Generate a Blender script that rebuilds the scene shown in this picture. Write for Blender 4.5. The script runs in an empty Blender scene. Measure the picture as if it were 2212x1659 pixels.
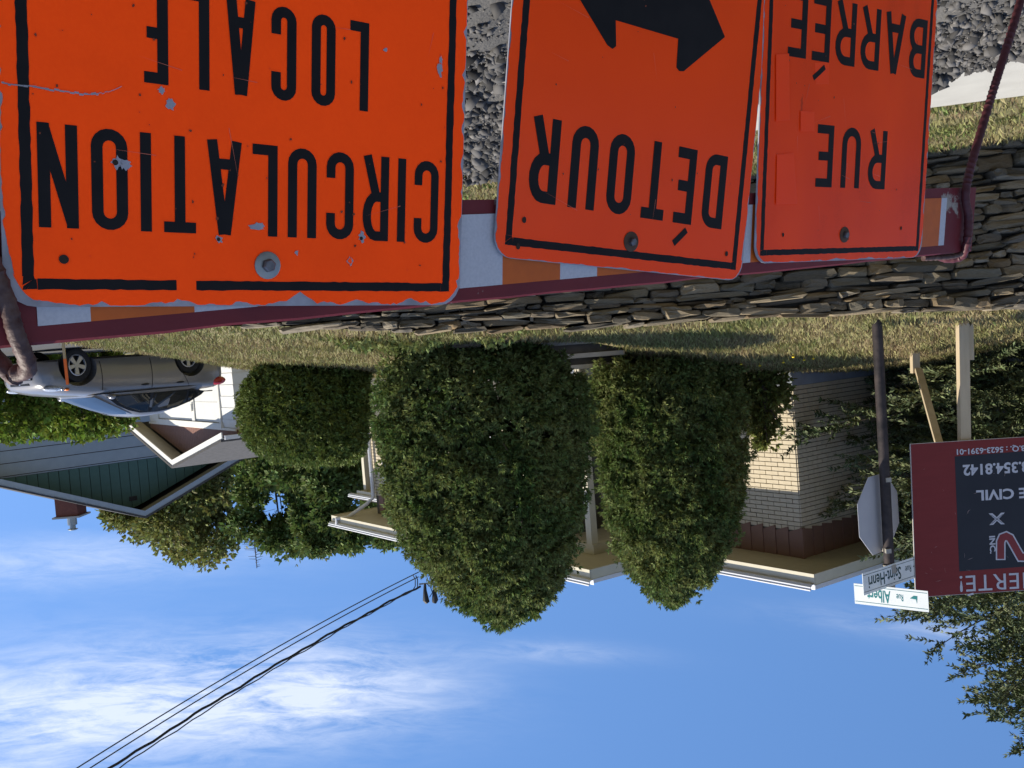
import bpy, bmesh, math, random
import numpy as np
from mathutils import Vector, Matrix
RND = random.Random(7); NR = np.random.default_rng(11)
SC = bpy.context.scene; COL = SC.collection
rad = math.radians

# ------------------------------------------------------------------ camera
# The photograph was taken with the camera upside down: the place itself is built upright.
# Picture positions below are in a 2212 x 1659 view of the photograph (x from its left, y from its top, so larger y = higher up).
F = 2160.0; ROLL = rad(4.5); PITCH = rad(2.4); EYE = np.array([0, 0, 1.6])
_sp, _cp, _sr, _cr = math.sin(PITCH), math.cos(PITCH), math.sin(ROLL), math.cos(ROLL)
U0 = np.array([0, -_sp, _cp]); FW = np.array([0, _cp, _sp]); X0 = np.array([1.0, 0, 0])
CR = _cr * X0 - _sr * U0; CU = _sr * X0 + _cr * U0
def ray(x, y): return FW + CR * ((1106 - x) / F) + CU * ((y - 829.5) / F)
def at(x, y, d):                       # the point seen at (x, y) that lies d metres ahead
    r = ray(x, y); return EYE + r * (d / r[1])
cam_d = bpy.data.cameras.new('camera'); cam = bpy.data.objects.new('camera', cam_d); COL.objects.link(cam)
cam_d.sensor_width = 36; cam_d.lens = 36 * F / 2212; cam_d.clip_start = 0.05; cam_d.clip_end = 2000
M = Matrix.Identity(4)
for i, ax in enumerate((-CR, -CU, -FW)):
    for j in range(3): M[j][i] = ax[j]
M.translation = Vector(EYE); cam.matrix_world = M
SC.camera = cam

# ------------------------------------------------------------------ light
SUN_EL = rad(46); SUN_DIR = np.array([math.cos(SUN_EL) * 0.9985, math.cos(SUN_EL) * 0.055, math.sin(SUN_EL)])
W = bpy.data.worlds.new('World'); SC.world = W; W.use_nodes = True
wn, wl = W.node_tree.nodes, W.node_tree.links; wn.clear()
def N(t, **k):
    n = wn.new(t)
    for a, b in k.items(): setattr(n, a, b)
    return n
def WM(op, a, b=None, c=None):
    n = N('ShaderNodeMath', operation=op)
    for i, v in enumerate((a, b, c)):
        if v is None: continue
        if isinstance(v, (int, float)): n.inputs[i].default_value = v
        else: wl.new(v, n.inputs[i])
    return n.outputs[0]
sky = N('ShaderNodeTexSky', sky_type='NISHITA', sun_disc=False)
sky.sun_elevation = SUN_EL; sky.sun_rotation = math.atan2(SUN_DIR[0], SUN_DIR[1]); sky.air_density = 1.0; sky.dust_density = 0.25; sky.ozone_density = 3.0; sky.altitude = 200
tc = N('ShaderNodeTexCoord'); sx = N('ShaderNodeSeparateXYZ'); wl.new(tc.outputs['Generated'], sx.inputs[0])
sv = N('ShaderNodeCombineXYZ'); wl.new(sx.outputs[0], sv.inputs[0]); wl.new(sx.outputs[1], sv.inputs[1]); wl.new(WM('ADD', WM('MULTIPLY', WM('MAXIMUM', sx.outputs[2], 0.0), 0.7), 1.0), sv.inputs[2])
sn = N('ShaderNodeVectorMath', operation='NORMALIZE'); wl.new(sv.outputs[0], sn.inputs[0]); wl.new(sn.outputs[0], sky.inputs[0])   # clear dry air: little whitening towards the horizon
az = WM('ARCTAN2', sx.outputs[0], sx.outputs[1]); el = WM('ARCSINE', sx.outputs[2])
# cirrus: long soft streaks
elr = WM('ADD', el, WM('MULTIPLY', az, 0.10))
cv = N('ShaderNodeCombineXYZ'); wl.new(WM('MULTIPLY', az, 3.2), cv.inputs[0]); wl.new(WM('MULTIPLY', elr, 15.0), cv.inputs[1])
n1 = N('ShaderNodeTexNoise'); n1.inputs['Scale'].default_value = 1.6; n1.inputs['Detail'].default_value = 9; n1.inputs['Roughness'].default_value = 0.62; n1.inputs['Distortion'].default_value = 0.25
wl.new(cv.outputs[0], n1.inputs['Vector'])
cv2 = N('ShaderNodeCombineXYZ'); wl.new(WM('MULTIPLY', az, 2.1), cv2.inputs[0]); wl.new(WM('MULTIPLY', elr, 4.2), cv2.inputs[1]); cv2.inputs[2].default_value = 3.7
n2 = N('ShaderNodeTexNoise'); n2.inputs['Scale'].default_value = 1.0; n2.inputs['Detail'].default_value = 3; wl.new(cv2.outputs[0], n2.inputs['Vector'])
def blob(a0, e0, wa, we):              # one bank of cirrus, soft edged
    a = WM('DIVIDE', WM('SUBTRACT', az, rad(a0)), rad(wa)); e = WM('DIVIDE', WM('SUBTRACT', elr, rad(e0)), rad(we))
    d = WM('ADD', WM('MULTIPLY', a, a), WM('MULTIPLY', e, e)); return WM('POWER', 2.718, WM('MULTIPLY', d, -1.0))
bank = WM('ADD', WM('ADD', WM('ADD', WM('MULTIPLY', blob(14, 19.4, 7.5, 2.3), 0.95), WM('MULTIPLY', blob(26, 19.6, 9, 3.0), 0.75)), WM('MULTIPLY', blob(25, 12.0, 10, 1.2), 0.34)), WM('ADD', WM('MULTIPLY', blob(-1, 17.4, 5.0, 0.55), 0.2), WM('MULTIPLY', blob(-22, 14.5, 7, 0.7), 0.2)))
fill_cirrus = WM('MULTIPLY', WM('MAXIMUM', WM('SUBTRACT', n2.outputs['Fac'], 0.42), 0.0), 4.2)  # extra unseen cirrus beyond the view, added to brighten shaded sides
bank = WM('ADD', bank, WM('MULTIPLY', fill_cirrus, WM('GREATER_THAN', WM('ABSOLUTE', az), rad(38))))
cv3 = N('ShaderNodeCombineXYZ'); wl.new(WM('MULTIPLY', WM('ADD', az, WM('MULTIPLY', elr, 0.7)), 9.0), cv3.inputs[0]); wl.new(WM('MULTIPLY', elr, 44.0), cv3.inputs[1])
n3 = N('ShaderNodeTexNoise'); n3.inputs['Scale'].default_value = 1.5; n3.inputs['Detail'].default_value = 10; n3.inputs['Roughness'].default_value = 0.7; n3.inputs['Distortion'].default_value = 0.6; wl.new(cv3.outputs[0], n3.inputs['Vector'])
fib = WM('ADD', WM('MULTIPLY', n1.outputs['Fac'], 0.5), WM('MULTIPLY', n3.outputs['Fac'], 0.5))
dens = WM('MULTIPLY', bank, WM('MULTIPLY', WM('MAXIMUM', WM('SUBTRACT', fib, 0.385), 0.0), 5.4))
dens = WM('MINIMUM', WM('MULTIPLY', dens, 0.9), 0.66)
hs = N('ShaderNodeHueSaturation'); hs.inputs['Saturation'].default_value = 1.12; hs.inputs['Value'].default_value = 0.80; wl.new(sky.outputs[0], hs.inputs['Color'])
mx = N('ShaderNodeMixRGB'); wl.new(dens, mx.inputs[0]); wl.new(hs.outputs[0], mx.inputs[1]); mx.inputs[2].default_value = (3.3, 3.45, 3.8, 1)
bg = N('ShaderNodeBackground'); bg.inputs['Strength'].default_value = 0.14; wl.new(mx.outputs[0], bg.inputs['Color'])
wo = N('ShaderNodeOutputWorld'); wl.new(bg.outputs[0], wo.inputs['Surface'])
sl = bpy.data.lights.new('sun', 'SUN'); sl.energy = 3.3; sl.angle = rad(0.53); sl.color = (1.0, 0.93, 0.80)
so = bpy.data.objects.new('sun', sl); COL.objects.link(so); so.rotation_euler = Vector(-SUN_DIR).to_track_quat('-Z', 'Y').to_euler(); so.location = (20, -5, 25)
SC.view_settings.view_transform = 'Standard'; SC.view_settings.look = 'None'; SC.view_settings.exposure = 1.25; SC.view_settings.gamma = 1
SC.view_settings.use_curve_mapping = False

# ------------------------------------------------------------------ materials
def pm(name, c1, c2=None, scale=8, rough=0.7, bump=0.0, bscale=None, island=0.0, metal=0.0, spec=0.3, stretch=None, trans=0.0, hue=0.0, chips=None, detail=5, contrast=1.0, coat=0.0):
    m = bpy.data.materials.new(name); m.use_nodes = True; t = m.node_tree; n, l = t.nodes, t.links
    b = n['Principled BSDF']; b.inputs['Roughness'].default_value = rough; b.inputs['Metallic'].default_value = metal
    b.inputs['Specular IOR Level'].default_value = spec
    if coat: b.inputs['Coat Weight'].default_value = coat; b.inputs['Coat Roughness'].default_value = 0.06
    tcn = n.new('ShaderNodeTexCoord'); mp = n.new('ShaderNodeMapping'); l.new(tcn.outputs['Object'], mp.inputs[0])
    if stretch: mp.inputs['Scale'].default_value = stretch
    col = None
    if c2 is None: c2 = tuple(v * 0.85 for v in c1)
    nz = n.new('ShaderNodeTexNoise'); nz.inputs['Scale'].default_value = scale; nz.inputs['Detail'].default_value = detail; l.new(mp.outputs[0], nz.inputs['Vector'])
    rp = n.new('ShaderNodeValToRGB'); l.new(nz.outputs['Fac'], rp.inputs[0]); k = 0.22 / contrast
    rp.color_ramp.elements[0].position = 0.5 - k; rp.color_ramp.elements[1].position = 0.5 + k
    rp.color_ramp.elements[0].color = (*c1, 1); rp.color_ramp.elements[1].color = (*c2, 1); col = rp.outputs[0]
    if island or hue:
        g = n.new('ShaderNodeNewGeometry'); h = n.new('ShaderNodeHueSaturation'); l.new(col, h.inputs['Color'])
        def rng(amount, base):
            q = n.new('ShaderNodeMapRange'); l.new(g.outputs['Random Per Island'], q.inputs[0]); q.inputs[3].default_value = base - amount; q.inputs[4].default_value = base + amount; return q.outputs[0]
        if island: l.new(rng(island, 1.0), h.inputs['Value'])
        if hue: l.new(rng(hue, 0.5), h.inputs['Hue'])
        col = h.outputs[0]
    if chips:                                   # worn patches: (colour, scale, threshold)
        cc, cs, th = chips
        z = n.new('ShaderNodeTexNoise'); z.inputs['Scale'].default_value = cs; z.inputs['Detail'].default_value = 8; z.inputs['Roughness'].default_value = 0.65; l.new(mp.outputs[0], z.inputs['Vector'])
        r2 = n.new('ShaderNodeValToRGB'); l.new(z.outputs['Fac'], r2.inputs[0]); r2.color_ramp.elements[0].position = th; r2.color_ramp.elements[1].position = th + 0.025
        x = n.new('ShaderNodeMixRGB'); l.new(r2.outputs[0], x.inputs[0]); l.new(col, x.inputs[1]); x.inputs[2].default_value = (*cc, 1); col = x.outputs[0]
    l.new(col, b.inputs['Base Color'])
    if bump:
        z = n.new('ShaderNodeTexNoise'); z.inputs['Scale'].default_value = bscale or scale * 3; z.inputs['Detail'].default_value = 6; l.new(mp.outputs[0], z.inputs['Vector'])
        bp = n.new('ShaderNodeBump'); bp.inputs['Strength'].default_value = 0.6; bp.inputs['Distance'].default_value = bump; l.new(z.outputs['Fac'], bp.inputs['Height']); l.new(bp.outputs[0], b.inputs['Normal'])
    if trans:
        o = n['Material Output']; td = n.new('ShaderNodeBsdfTranslucent'); l.new(col, td.inputs[0]); ms = n.new('ShaderNodeMixShader'); ms.inputs[0].default_value = trans
        l.new(b.outputs[0], ms.inputs[1]); l.new(td.outputs[0], ms.inputs[2]); l.new(ms.outputs[0], o.inputs[0])
    return m
def glassy(name, tint, rough=0.03, alpha=0.55):
    m = bpy.data.materials.new(name); m.use_nodes = True; t = m.node_tree; n, l = t.nodes, t.links
    b = n['Principled BSDF']; b.inputs['Base Color'].default_value = (*tint, 1); b.inputs['Roughness'].default_value = rough; b.inputs['Specular IOR Level'].default_value = 0.6
    tr = n.new('ShaderNodeBsdfTransparent'); ms = n.new('ShaderNodeMixShader'); ms.inputs[0].default_value = alpha
    l.new(tr.outputs[0], ms.inputs[1]); l.new(b.outputs[0], ms.inputs[2]); l.new(ms.outputs[0], n['Material Output'].inputs[0]); return m

# ------------------------------------------------------------------ mesh helpers
ORG = {}
def link(o, parent=None, label=None, cat=None, group=None, kind=None):
    COL.objects.link(o)
    if parent is not None: o.parent = parent
    return tag(o, label, cat, group, kind)
def tag(o, label=None, cat=None, group=None, kind=None):
    if label: o['label'] = label
    if cat: o['category'] = cat
    if group: o['group'] = group
    if kind: o['kind'] = kind
    return o
def place(o, org, parent):
    org = np.asarray(org, float); ORG[o.name] = org
    p = ORG[parent.name] if parent is not None else np.zeros(3)
    o.location = org - p
def thing(name, loc, label, cat, group=None):
    o = bpy.data.objects.new(name, None); o.empty_display_size = 0.2; link(o, None, label, cat, group); place(o, loc, None); return o
def np_mesh(name, v, tris, mat, parent=None, smooth=False, org=None, **k):
    v = np.asarray(v, np.float32); tris = np.asarray(tris, np.int32)
    if org is None:
        mn, mxx = v.min(0), v.max(0); org = np.array([(mn[0] + mxx[0]) / 2, (mn[1] + mxx[1]) / 2, mn[2]])
    me = bpy.data.meshes.new(name); me.vertices.add(len(v)); me.vertices.foreach_set('co', (v - np.asarray(org, np.float32)).ravel().astype(np.float32))
    nt, w = tris.shape; me.loops.add(nt * w); me.loops.foreach_set('vertex_index', tris.ravel()); me.polygons.add(nt)
    me.polygons.foreach_set('loop_start', np.arange(0, nt * w, w, dtype=np.int32)); me.polygons.foreach_set('loop_total', np.full(nt, w, np.int32))
    me.update(calc_edges=True)
    if smooth: me.polygons.foreach_set('use_smooth', np.ones(nt, bool))
    me.materials.append(mat); o = bpy.data.objects.new(name, me); link(o, parent, **k); place(o, org, parent); return o
class MB:
    def __init__(s): s.v = []; s.f = []
    def add(s, vs, fs):
        b = len(s.v); s.v += [tuple(map(float, p)) for p in vs]; s.f += [tuple(b + i for i in q) for q in fs]; return s
    def hexa(s, p):            # 8 corners: bottom 4 (ccw), top 4
        return s.add(p, [(3, 2, 1, 0), (4, 5, 6, 7), (0, 1, 5, 4), (1, 2, 6, 5), (2, 3, 7, 6), (3, 0, 4, 7)])
    def box(s, c, ex, ey, ez):  # centre and half-axis vectors
        c, ex, ey, ez = (np.asarray(q, float) for q in (c, ex, ey, ez))
        return s.hexa([c - ex - ey - ez, c + ex - ey - ez, c + ex + ey - ez, c - ex + ey - ez, c - ex - ey + ez, c + ex - ey + ez, c + ex + ey + ez, c - ex + ey + ez])
    def prism(s, pts, d):       # polygon extruded by vector d
        pts = [np.asarray(p, float) for p in pts]; d = np.asarray(d, float); n = len(pts)
        return s.add(pts + [p + d for p in pts], [tuple(range(n))[::-1], tuple(range(n, 2 * n))] + [(i, (i + 1) % n, n + (i + 1) % n, n + i) for i in range(n)])
    def tube(s, path, r, seg=8, cap=True):
        path = [np.asarray(p, float) for p in path]; rs = r if hasattr(r, '__len__') else [r] * len(path); b = len(s.v); up = None
        for i, p in enumerate(path):
            t = path[min(i + 1, len(path) - 1)] - path[max(i - 1, 0)]; t = t / (np.linalg.norm(t) + 1e-9)
            if up is None: up = np.array([0, 0, 1.0]) if abs(t[2]) < .9 else np.array([1.0, 0, 0])
            a = np.cross(t, up); a /= np.linalg.norm(a) + 1e-9; up = np.cross(a, t)
            for k in range(seg):
                q = 2 * math.pi * k / seg; s.v.append(tuple(p + rs[i] * (a * math.cos(q) + up * math.sin(q))))
        for i in range(len(path) - 1):
            for k in range(seg): s.f.append((b + i * seg + k, b + i * seg + (k + 1) % seg, b + (i + 1) * seg + (k + 1) % seg, b + (i + 1) * seg + k))
        if cap:
            s.f.append(tuple(b + k for k in range(seg))[::-1]); e = b + (len(path) - 1) * seg; s.f.append(tuple(e + k for k in range(seg)))
        return s
    def build(s, name, mat, parent=None, smooth=False, org=None, **k):
        v = np.array(s.v)
        if org is None:
            mn, mxx = v.min(0), v.max(0); org = np.array([(mn[0] + mxx[0]) / 2, (mn[1] + mxx[1]) / 2, mn[2]])
        me = bpy.data.meshes.new(name); me.from_pydata([tuple(p) for p in v - org], [], s.f); me.update()
        if 5 < len(s.f) < 6000:
            bm = bmesh.new(); bm.from_mesh(me); bmesh.ops.recalc_face_normals(bm, faces=bm.faces); bm.to_mesh(me); bm.free()
        if smooth:
            me.polygons.foreach_set('use_smooth', [True] * len(me.polygons))
            try: me.set_sharp_from_angle(angle=rad(38))
            except Exception: pass
        me.materials.append(mat); o = bpy.data.objects.new(name, me); link(o, parent, **k); place(o, org, parent); return o
def dupe(o, parent, org, rot=None, scale=None):
    c = o.copy(); COL.objects.link(c); c.parent = parent; place(c, org, parent)
    if rot is not None: c.rotation_euler = rot
    if scale is not None: c.scale = scale
    return c
def smoothstep(a, b, x): t = np.clip((x - a) / (b - a), 0, 1); return t * t * (3 - 2 * t)
_G = NR.uniform(0, 1, (64, 64))
def vnoise(x, y):
    x = np.asarray(x, float); y = np.asarray(y, float); i = np.floor(x).astype(int); j = np.floor(y).astype(int); fx = x - i; fy = y - j
    fx = fx * fx * (3 - 2 * fx); fy = fy * fy * (3 - 2 * fy); g = lambda a, b: _G[a % 64, b % 64]
    return (g(i, j) * (1 - fx) + g(i + 1, j) * fx) * (1 - fy) + (g(i, j + 1) * (1 - fx) + g(i + 1, j + 1) * fx) * fy
def fbm(x, y, o=4): return sum(vnoise(x * 2 ** k + 17 * k, y * 2 ** k + 5 * k) / 2 ** (k + 1) for k in range(o))

# ------------------------------------------------------------------ ground
ROAD_S = 0.05
def road_z(x): return ROAD_S * np.clip(x, -10, 10)
def kerb_z(x): return road_z(x) + 0.15
_lp = [(2212, 667, 10.9), (2078, 675, 10.9), (1810, 684, 10.9), (1640, 691, 10.9), (2090, 696, 11.35), (1894, 693, 11.15), (1400, 705, 10.9), (1106, 716, 10.9), (900, 722, 11.0), (700, 712, 10.9), (600, 706, 10.9), (300, 708, 10.9), (0, 700, 10.9),
       (1720, 796, 14.5), (1430, 776, 13.6), (1050, 744, 12.4), (660, 789, 17), (480, 788, 18.5), (300, 757, 16), (200, 742, 15.5), (120, 722, 15), (1230, 727, 12.7), (1230, 733, 13.3), (1230, 742, 14.2), (900, 750, 13), (1980, 758, 12.5), (1900, 772, 13.4), (2212, 735, 13), (1560, 800, 15), (800, 790, 16)]
_cp = [at(*p) for p in _lp] + [np.array(p) for p in [(9.1, 20.7, .98), (7.4, 23, .98), (11, 20, 1.0), (7, 25, 1.0), (12, 31, 1.05), (4.5, 22, 1.75), (12.5, 15, .8), (16, 22, 1.0), (16, 30, 1.1), (0, 25, 2.2), (-9, 18, 2.6), (-14, 12, 1.7), (-14, 25, 2.8), (0, 45, 2.2), (20, 45, 1.2), (-25, 45, 3), (30, 20, 1.0), (20, 12, .9), (6.2, 18.6, 1.25), (7.4, 18.8, 1.0), (7.6, 16.2, .98)]]
_cp = np.array(_cp)
def _U(r2): return np.where(r2 > 0, r2 * np.log(r2 + 1e-12), 0)
_n = len(_cp); _K = _U(((_cp[:, None, :2] - _cp[None, :, :2]) ** 2).sum(-1)) + np.eye(_n) * 0.6
_P = np.hstack([np.ones((_n, 1)), _cp[:, :2]]); _A = np.block([[_K, _P], [_P.T, np.zeros((3, 3))]]); _w = np.linalg.solve(_A, np.concatenate([_cp[:, 2], np.zeros(3)]))
def lawn_z(x, y):
    x = np.asarray(x, float); y = np.asarray(y, float); sh = x.shape; xx = np.clip(x.ravel(), -24, 28); yy = np.clip(y.ravel(), 10, 44)
    r2 = (xx[:, None] - _cp[None, :, 0]) ** 2 + (yy[:, None] - _cp[None, :, 1]) ** 2
    z = _U(r2) @ _w[:_n] + _w[_n] + xx * _w[_n + 1] + yy * _w[_n + 2]
    return np.clip(z, 0.4, 3.4).reshape(sh)
def lz(x, y): return float(lawn_z(np.array([x]), np.array([y]))[0])
def gravel_z(x, y):
    yb = np.interp(x, [-9, -5, -3.35, -3.0, -1.8, -.5, 9], [6.0, 6.05, 6.2, 7.1, 7.1, 8.6, 8.8])        # how far the rubble spills over the concrete strip
    spill = np.clip((yb - y) * .32, -.16, .10)
    lump = (fbm(x * 1.1 + 3, y * 1.1, 4) - .5) * .26 + (fbm(x * 4 + 1, y * 4, 3) - .5) * .12
    return kerb_z(x) + spill + lump * np.clip(.25 + (yb - y) * .8, 0.12, 1) * (1 - .6 * smoothstep(7.7, 8.1, y))
def grid(name, xs, ys, zf, mat, parent=None, **k):
    X, Y = np.meshgrid(xs, ys); Z = zf(X, Y); v = np.stack([X, Y, Z], -1).reshape(-1, 3); nx, ny = len(xs), len(ys)
    i, j = np.meshgrid(np.arange(nx - 1), np.arange(ny - 1)); a = (j * nx + i).ravel(); q = np.stack([a, a + 1, a + nx + 1, a + nx], 1)
    return np_mesh(name, v, q, mat, parent, smooth=True, org=(0, 0, 0), **k)
m_gravel = pm('rubble_ground', (0.048, 0.046, 0.045), (0.128, 0.120, 0.108), 3.5, .95, .02, 60)
m_lawn = pm('lawn_soil', (.20, .16, .085), (.12, .125, .045), 1.3, .95, .02, 40, contrast=1.4)
m_verge = pm('verge_soil', (.20, .165, .095), (.12, .12, .045), 2.5, .95, .02, 40)
def seg(*ab): return np.unique(np.concatenate([np.linspace(a, b, n) for a, b, n in ab]))
grid('road', seg((-80, -7, 12), (-7, 5, 200), (5, 80, 14)), seg((-60, 3, 10), (3, 8.04, 120)), gravel_z, m_gravel, kind='structure')
grid('verge', seg((-80, -7, 12), (-7, 5, 100), (5, 80, 14)), np.linspace(8.2, 10.75, 30), lambda x, y: kerb_z(x) - .01 + .02 * (y - 8.2) + (fbm(x * 2, y * 2) - .5) * .05 * smoothstep(8.2, 8.5, y), m_verge, kind='structure')
grid('lawn', seg((-24, -7, 10), (-7, 10, 140), (10, 28, 12)), seg((10.75, 20, 90), (20, 44, 24)), lambda x, y: lawn_z(x, y) + (fbm(x * 1.5, y * 1.5) - .5) * .04, m_lawn, kind='structure')
m_far = pm('far_field', (.06, .08, .03), (.08, .08, .035), .2, .95)
b = MB(); b.add([(-900, -900, -.9), (900, -900, -.9), (900, 900, -.9), (-900, 900, -.9)], [(0, 1, 2, 3)]); b.build('ground', m_far, org=(0, 0, -.9), kind='structure')
def far_z(x, y): return np.where((np.abs(x - 2) < 26.5) & (y < 44.5), -0.6, 0) + np.interp(y, [40, 80, 300], [1.1, 1.0, -.5]) + 0 * x
grid('far_terrain', np.array([-300, -80, -24, 28, 80, 300.]), np.array([44, 80, 300.]), lambda x, y: np.where(y < 45, lawn_z(x, y), np.interp(y, [45, 80, 300], [1.5, 1.0, -.5])), m_far, kind='structure')
grid('side_terrain', np.array([28, 60, 300.]), np.array([10.75, 20, 30, 44.]), lambda x, y: np.where(x < 30, lawn_z(x, y), 0.6), m_far, kind='structure')
grid('side_terrain', np.array([-300, -60, -24.]), np.array([10.75, 20, 30, 44.]), lambda x, y: np.where(x > -30, lawn_z(x, y), 0.6), m_far, kind='structure')

# kerb: cast concrete lengths
m_conc = pm('kerb_concrete', (.40, .385, .345), (.35, .335, .30), 4, .85, .003, 90)
kerb = thing('kerb', (0, 8.1, 0), None, None); kerb['kind'] = 'structure'
x = -14.3
while x < 9:
    x2 = x + 2.4; b = MB(); g = .004
    pr = [(5.7, -.75), (5.7, .14), (5.71, .15), (8.196, .15), (8.198, -.75)]
    A = [(x + g, y, road_z(x) + z) for y, z in pr]; B = [(x2 - g, y, road_z(x2) + z) for y, z in pr]
    n = 5; b.add(A + B, [tuple(range(n)), tuple(range(n, 2 * n))[::-1]] + [(i, n + i, n + (i + 1) % n, (i + 1) % n) for i in range(n)]); b.build('kerb_length', m_conc, kerb); x = x2

# rubble: broken asphalt and stone chips lying on the dug-up road
m_stone = pm('rubble_stone', (0.036, 0.035, 0.034), (0.112, 0.104, 0.096), 1.1, .9, island=.75)
ico = []
ph = (1 + 5 ** .5) / 2
for a, b_ in ((1, ph), (-1, ph), (1, -ph), (-1, -ph)): ico += [(0, a, b_), (a, b_, 0), (b_, 0, a)]
ico = np.array(ico, float) / np.linalg.norm((1, ph)); icof = []
for i in range(12):
    for j in range(i + 1, 12):
        for k in range(j + 1, 12):
            d = [np.linalg.norm(ico[p] - ico[q]) for p, q in ((i, j), (j, k), (i, k))]
            if max(d) < 1.1:
                nn = np.cross(ico[j] - ico[i], ico[k] - ico[i]); icof.append((i, j, k) if nn @ ico[i] > 0 else (i, k, j))
icof = np.array(icof)
def rot_rand(n):
    q = NR.normal(size=(n, 4)); q /= np.linalg.norm(q, axis=1)[:, None]; a, b_, c, d = q.T
    return np.stack([np.stack([1 - 2 * (c * c + d * d), 2 * (b_ * c - a * d), 2 * (b_ * d + a * c)], -1), np.stack([2 * (b_ * c + a * d), 1 - 2 * (b_ * b_ + d * d), 2 * (c * d - a * b_)], -1), np.stack([2 * (b_ * d - a * c), 2 * (c * d + a * b_), 1 - 2 * (b_ * b_ + c * c)], -1)], 1)
octa = np.array([(1, 0, 0), (-1, 0, 0), (0, 1, 0), (0, -1, 0), (0, 0, 1), (0, 0, -1.0)]); octf = np.array([(0, 2, 4), (2, 1, 4), (1, 3, 4), (3, 0, 4), (2, 0, 5), (1, 2, 5), (3, 1, 5), (0, 3, 5)])
def rubble(n, xr, yr, smin, smax, name, label='broken asphalt and stone rubble on the dug up street'):
    x = NR.uniform(*xr, n); y = NR.uniform(*yr, n); s = smin + (smax - smin) * NR.power(.28, n) ** 1.0 * NR.uniform(.3, 1, n)
    z = gravel_z(x, y) + s * .25
    bv, bf = (octa, octf) if n > 8000 else (ico, icof); m_ = len(bv); v = bv[None] * NR.uniform(.30 if n <= 8000 else .6, 1.25, (n, m_, 1)) * NR.uniform(.45, 1.25, (n, 1, 3)) * s[:, None, None]
    v = np.einsum('nij,nkj->nki', rot_rand(n), v) + np.stack([x, y, z], -1)[:, None]
    np_mesh(name, v.reshape(-1, 3), (bf[None] + np.arange(n)[:, None, None] * m_).reshape(-1, 3), m_stone, kind='stuff', label=label, cat='rubble')
rubble(20000, (-5.2, 2.4), (4.0, 8.05), .008, .055, 'rubble')
rubble(5000, (-4.3, -2.4), (5.4, 7.4), .010, .062, 'rubble', 'coarse dark asphalt chunks heaped against the pale concrete strip')
rubble(4500, (-.15, .75), (4.4, 8.6), .010, .07, 'rubble', 'coarse rubble showing between the CIRCULATION and DÉTOUR signs')

# grass
def blades(n, xr, yr, zf, hmin, hmax, mat, name, label, mask=None, wid=.008):
    x = NR.uniform(*xr, n); y = NR.uniform(*yr, n)
    if mask is not None: k = mask(x, y); x, y = x[k], y[k]; n = len(x)
    z = zf(x, y) - .005; h = NR.uniform(hmin, hmax, n); a = NR.uniform(0, 6.283, n); ln = NR.normal(0, .5, (n, 2)) * h[:, None]; w = wid * NR.uniform(.6, 1.4, n)
    p = np.stack([x, y, z], -1); dx = np.stack([np.cos(a) * w, np.sin(a) * w, 0 * a], -1); tip = p + np.stack([ln[:, 0], ln[:, 1], h], -1)
    mid = p + np.stack([ln[:, 0] * .35, ln[:, 1] * .35, h * .6], -1)
    v = np.stack([p - dx, p + dx, mid + dx * .8, mid - dx * .8, tip], 1).reshape(-1, 3); o = np.arange(n)[:, None] * 5
    t = np.concatenate([o + [0, 1, 2], o + [0, 2, 3], o + [3, 2, 4]])
    return np_mesh(name, v, t, mat, kind='stuff', label=label, cat='grass')
m_grass = pm('dry_grass', (.30, .235, .125), (.17, .175, .06), 1.6, .8, island=.45, hue=.035, trans=.25, contrast=1.5)
m_weed = pm('green_grass', (.12, .175, .045), (.20, .19, .07), 2.2, .8, island=.45, hue=.03, trans=.25)
patch = lambda x, y: NR.uniform(0, 1, len(x)) < .35 + .9 * fbm(x * 1.2, y * 1.2)
blades(60000, (-6.5, 1.2), (10.72, 15.4), lawn_z, .03, .085, m_grass, 'grass', 'short dry lawn grass on the bank behind the stone wall', lambda x, y: patch(x, y) & ~((x > -1.5) & (x < .22) & (y > 12.75) & (y < 14.3)))
blades(45000, (1.0, 9), (10.72, 19.5), lawn_z, .03, .08, m_grass, 'grass', 'short dry lawn grass sloping down to the driveway', lambda x, y: patch(x, y) & (x < 7.2 - .25 * np.abs(y - 15)))
blades(9000, (-6, 7), (10.72, 17), lawn_z, .02, .06, m_weed, 'grass', 'green weed patches in the dry lawn', lambda x, y: fbm(x * .9 + 40, y * .9) > .53, .014)
blades(5000, (-6.5, 7), (10.75, 16), lawn_z, .06, .14, m_grass, 'grass', 'taller dry tufts standing in the lawn', lambda x, y: (fbm(x * 2.2 + 70, y * 2.2) > .52) & (x < 7.2 - .25 * np.abs(y - 15)) & ~((x > -1.5) & (x < .22) & (y > 12.75) & (y < 14.3)), .006)
vz = lambda x, y: kerb_z(x) + .02 * (y - 8.2)
blades(14000, (-6.5, 1.8), (8.2, 10.4), vz, .02, .07, m_grass, 'grass', 'dry verge grass between the kerb and the stone wall', patch)
blades(9000, (-6.5, 1.8), (8.2, 10.4), vz, .015, .05, m_weed, 'grass', 'green weeds in the verge below the stone wall', lambda x, y: fbm(x * 1.6 + 9, y * 1.6) > .5, .013)

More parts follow.
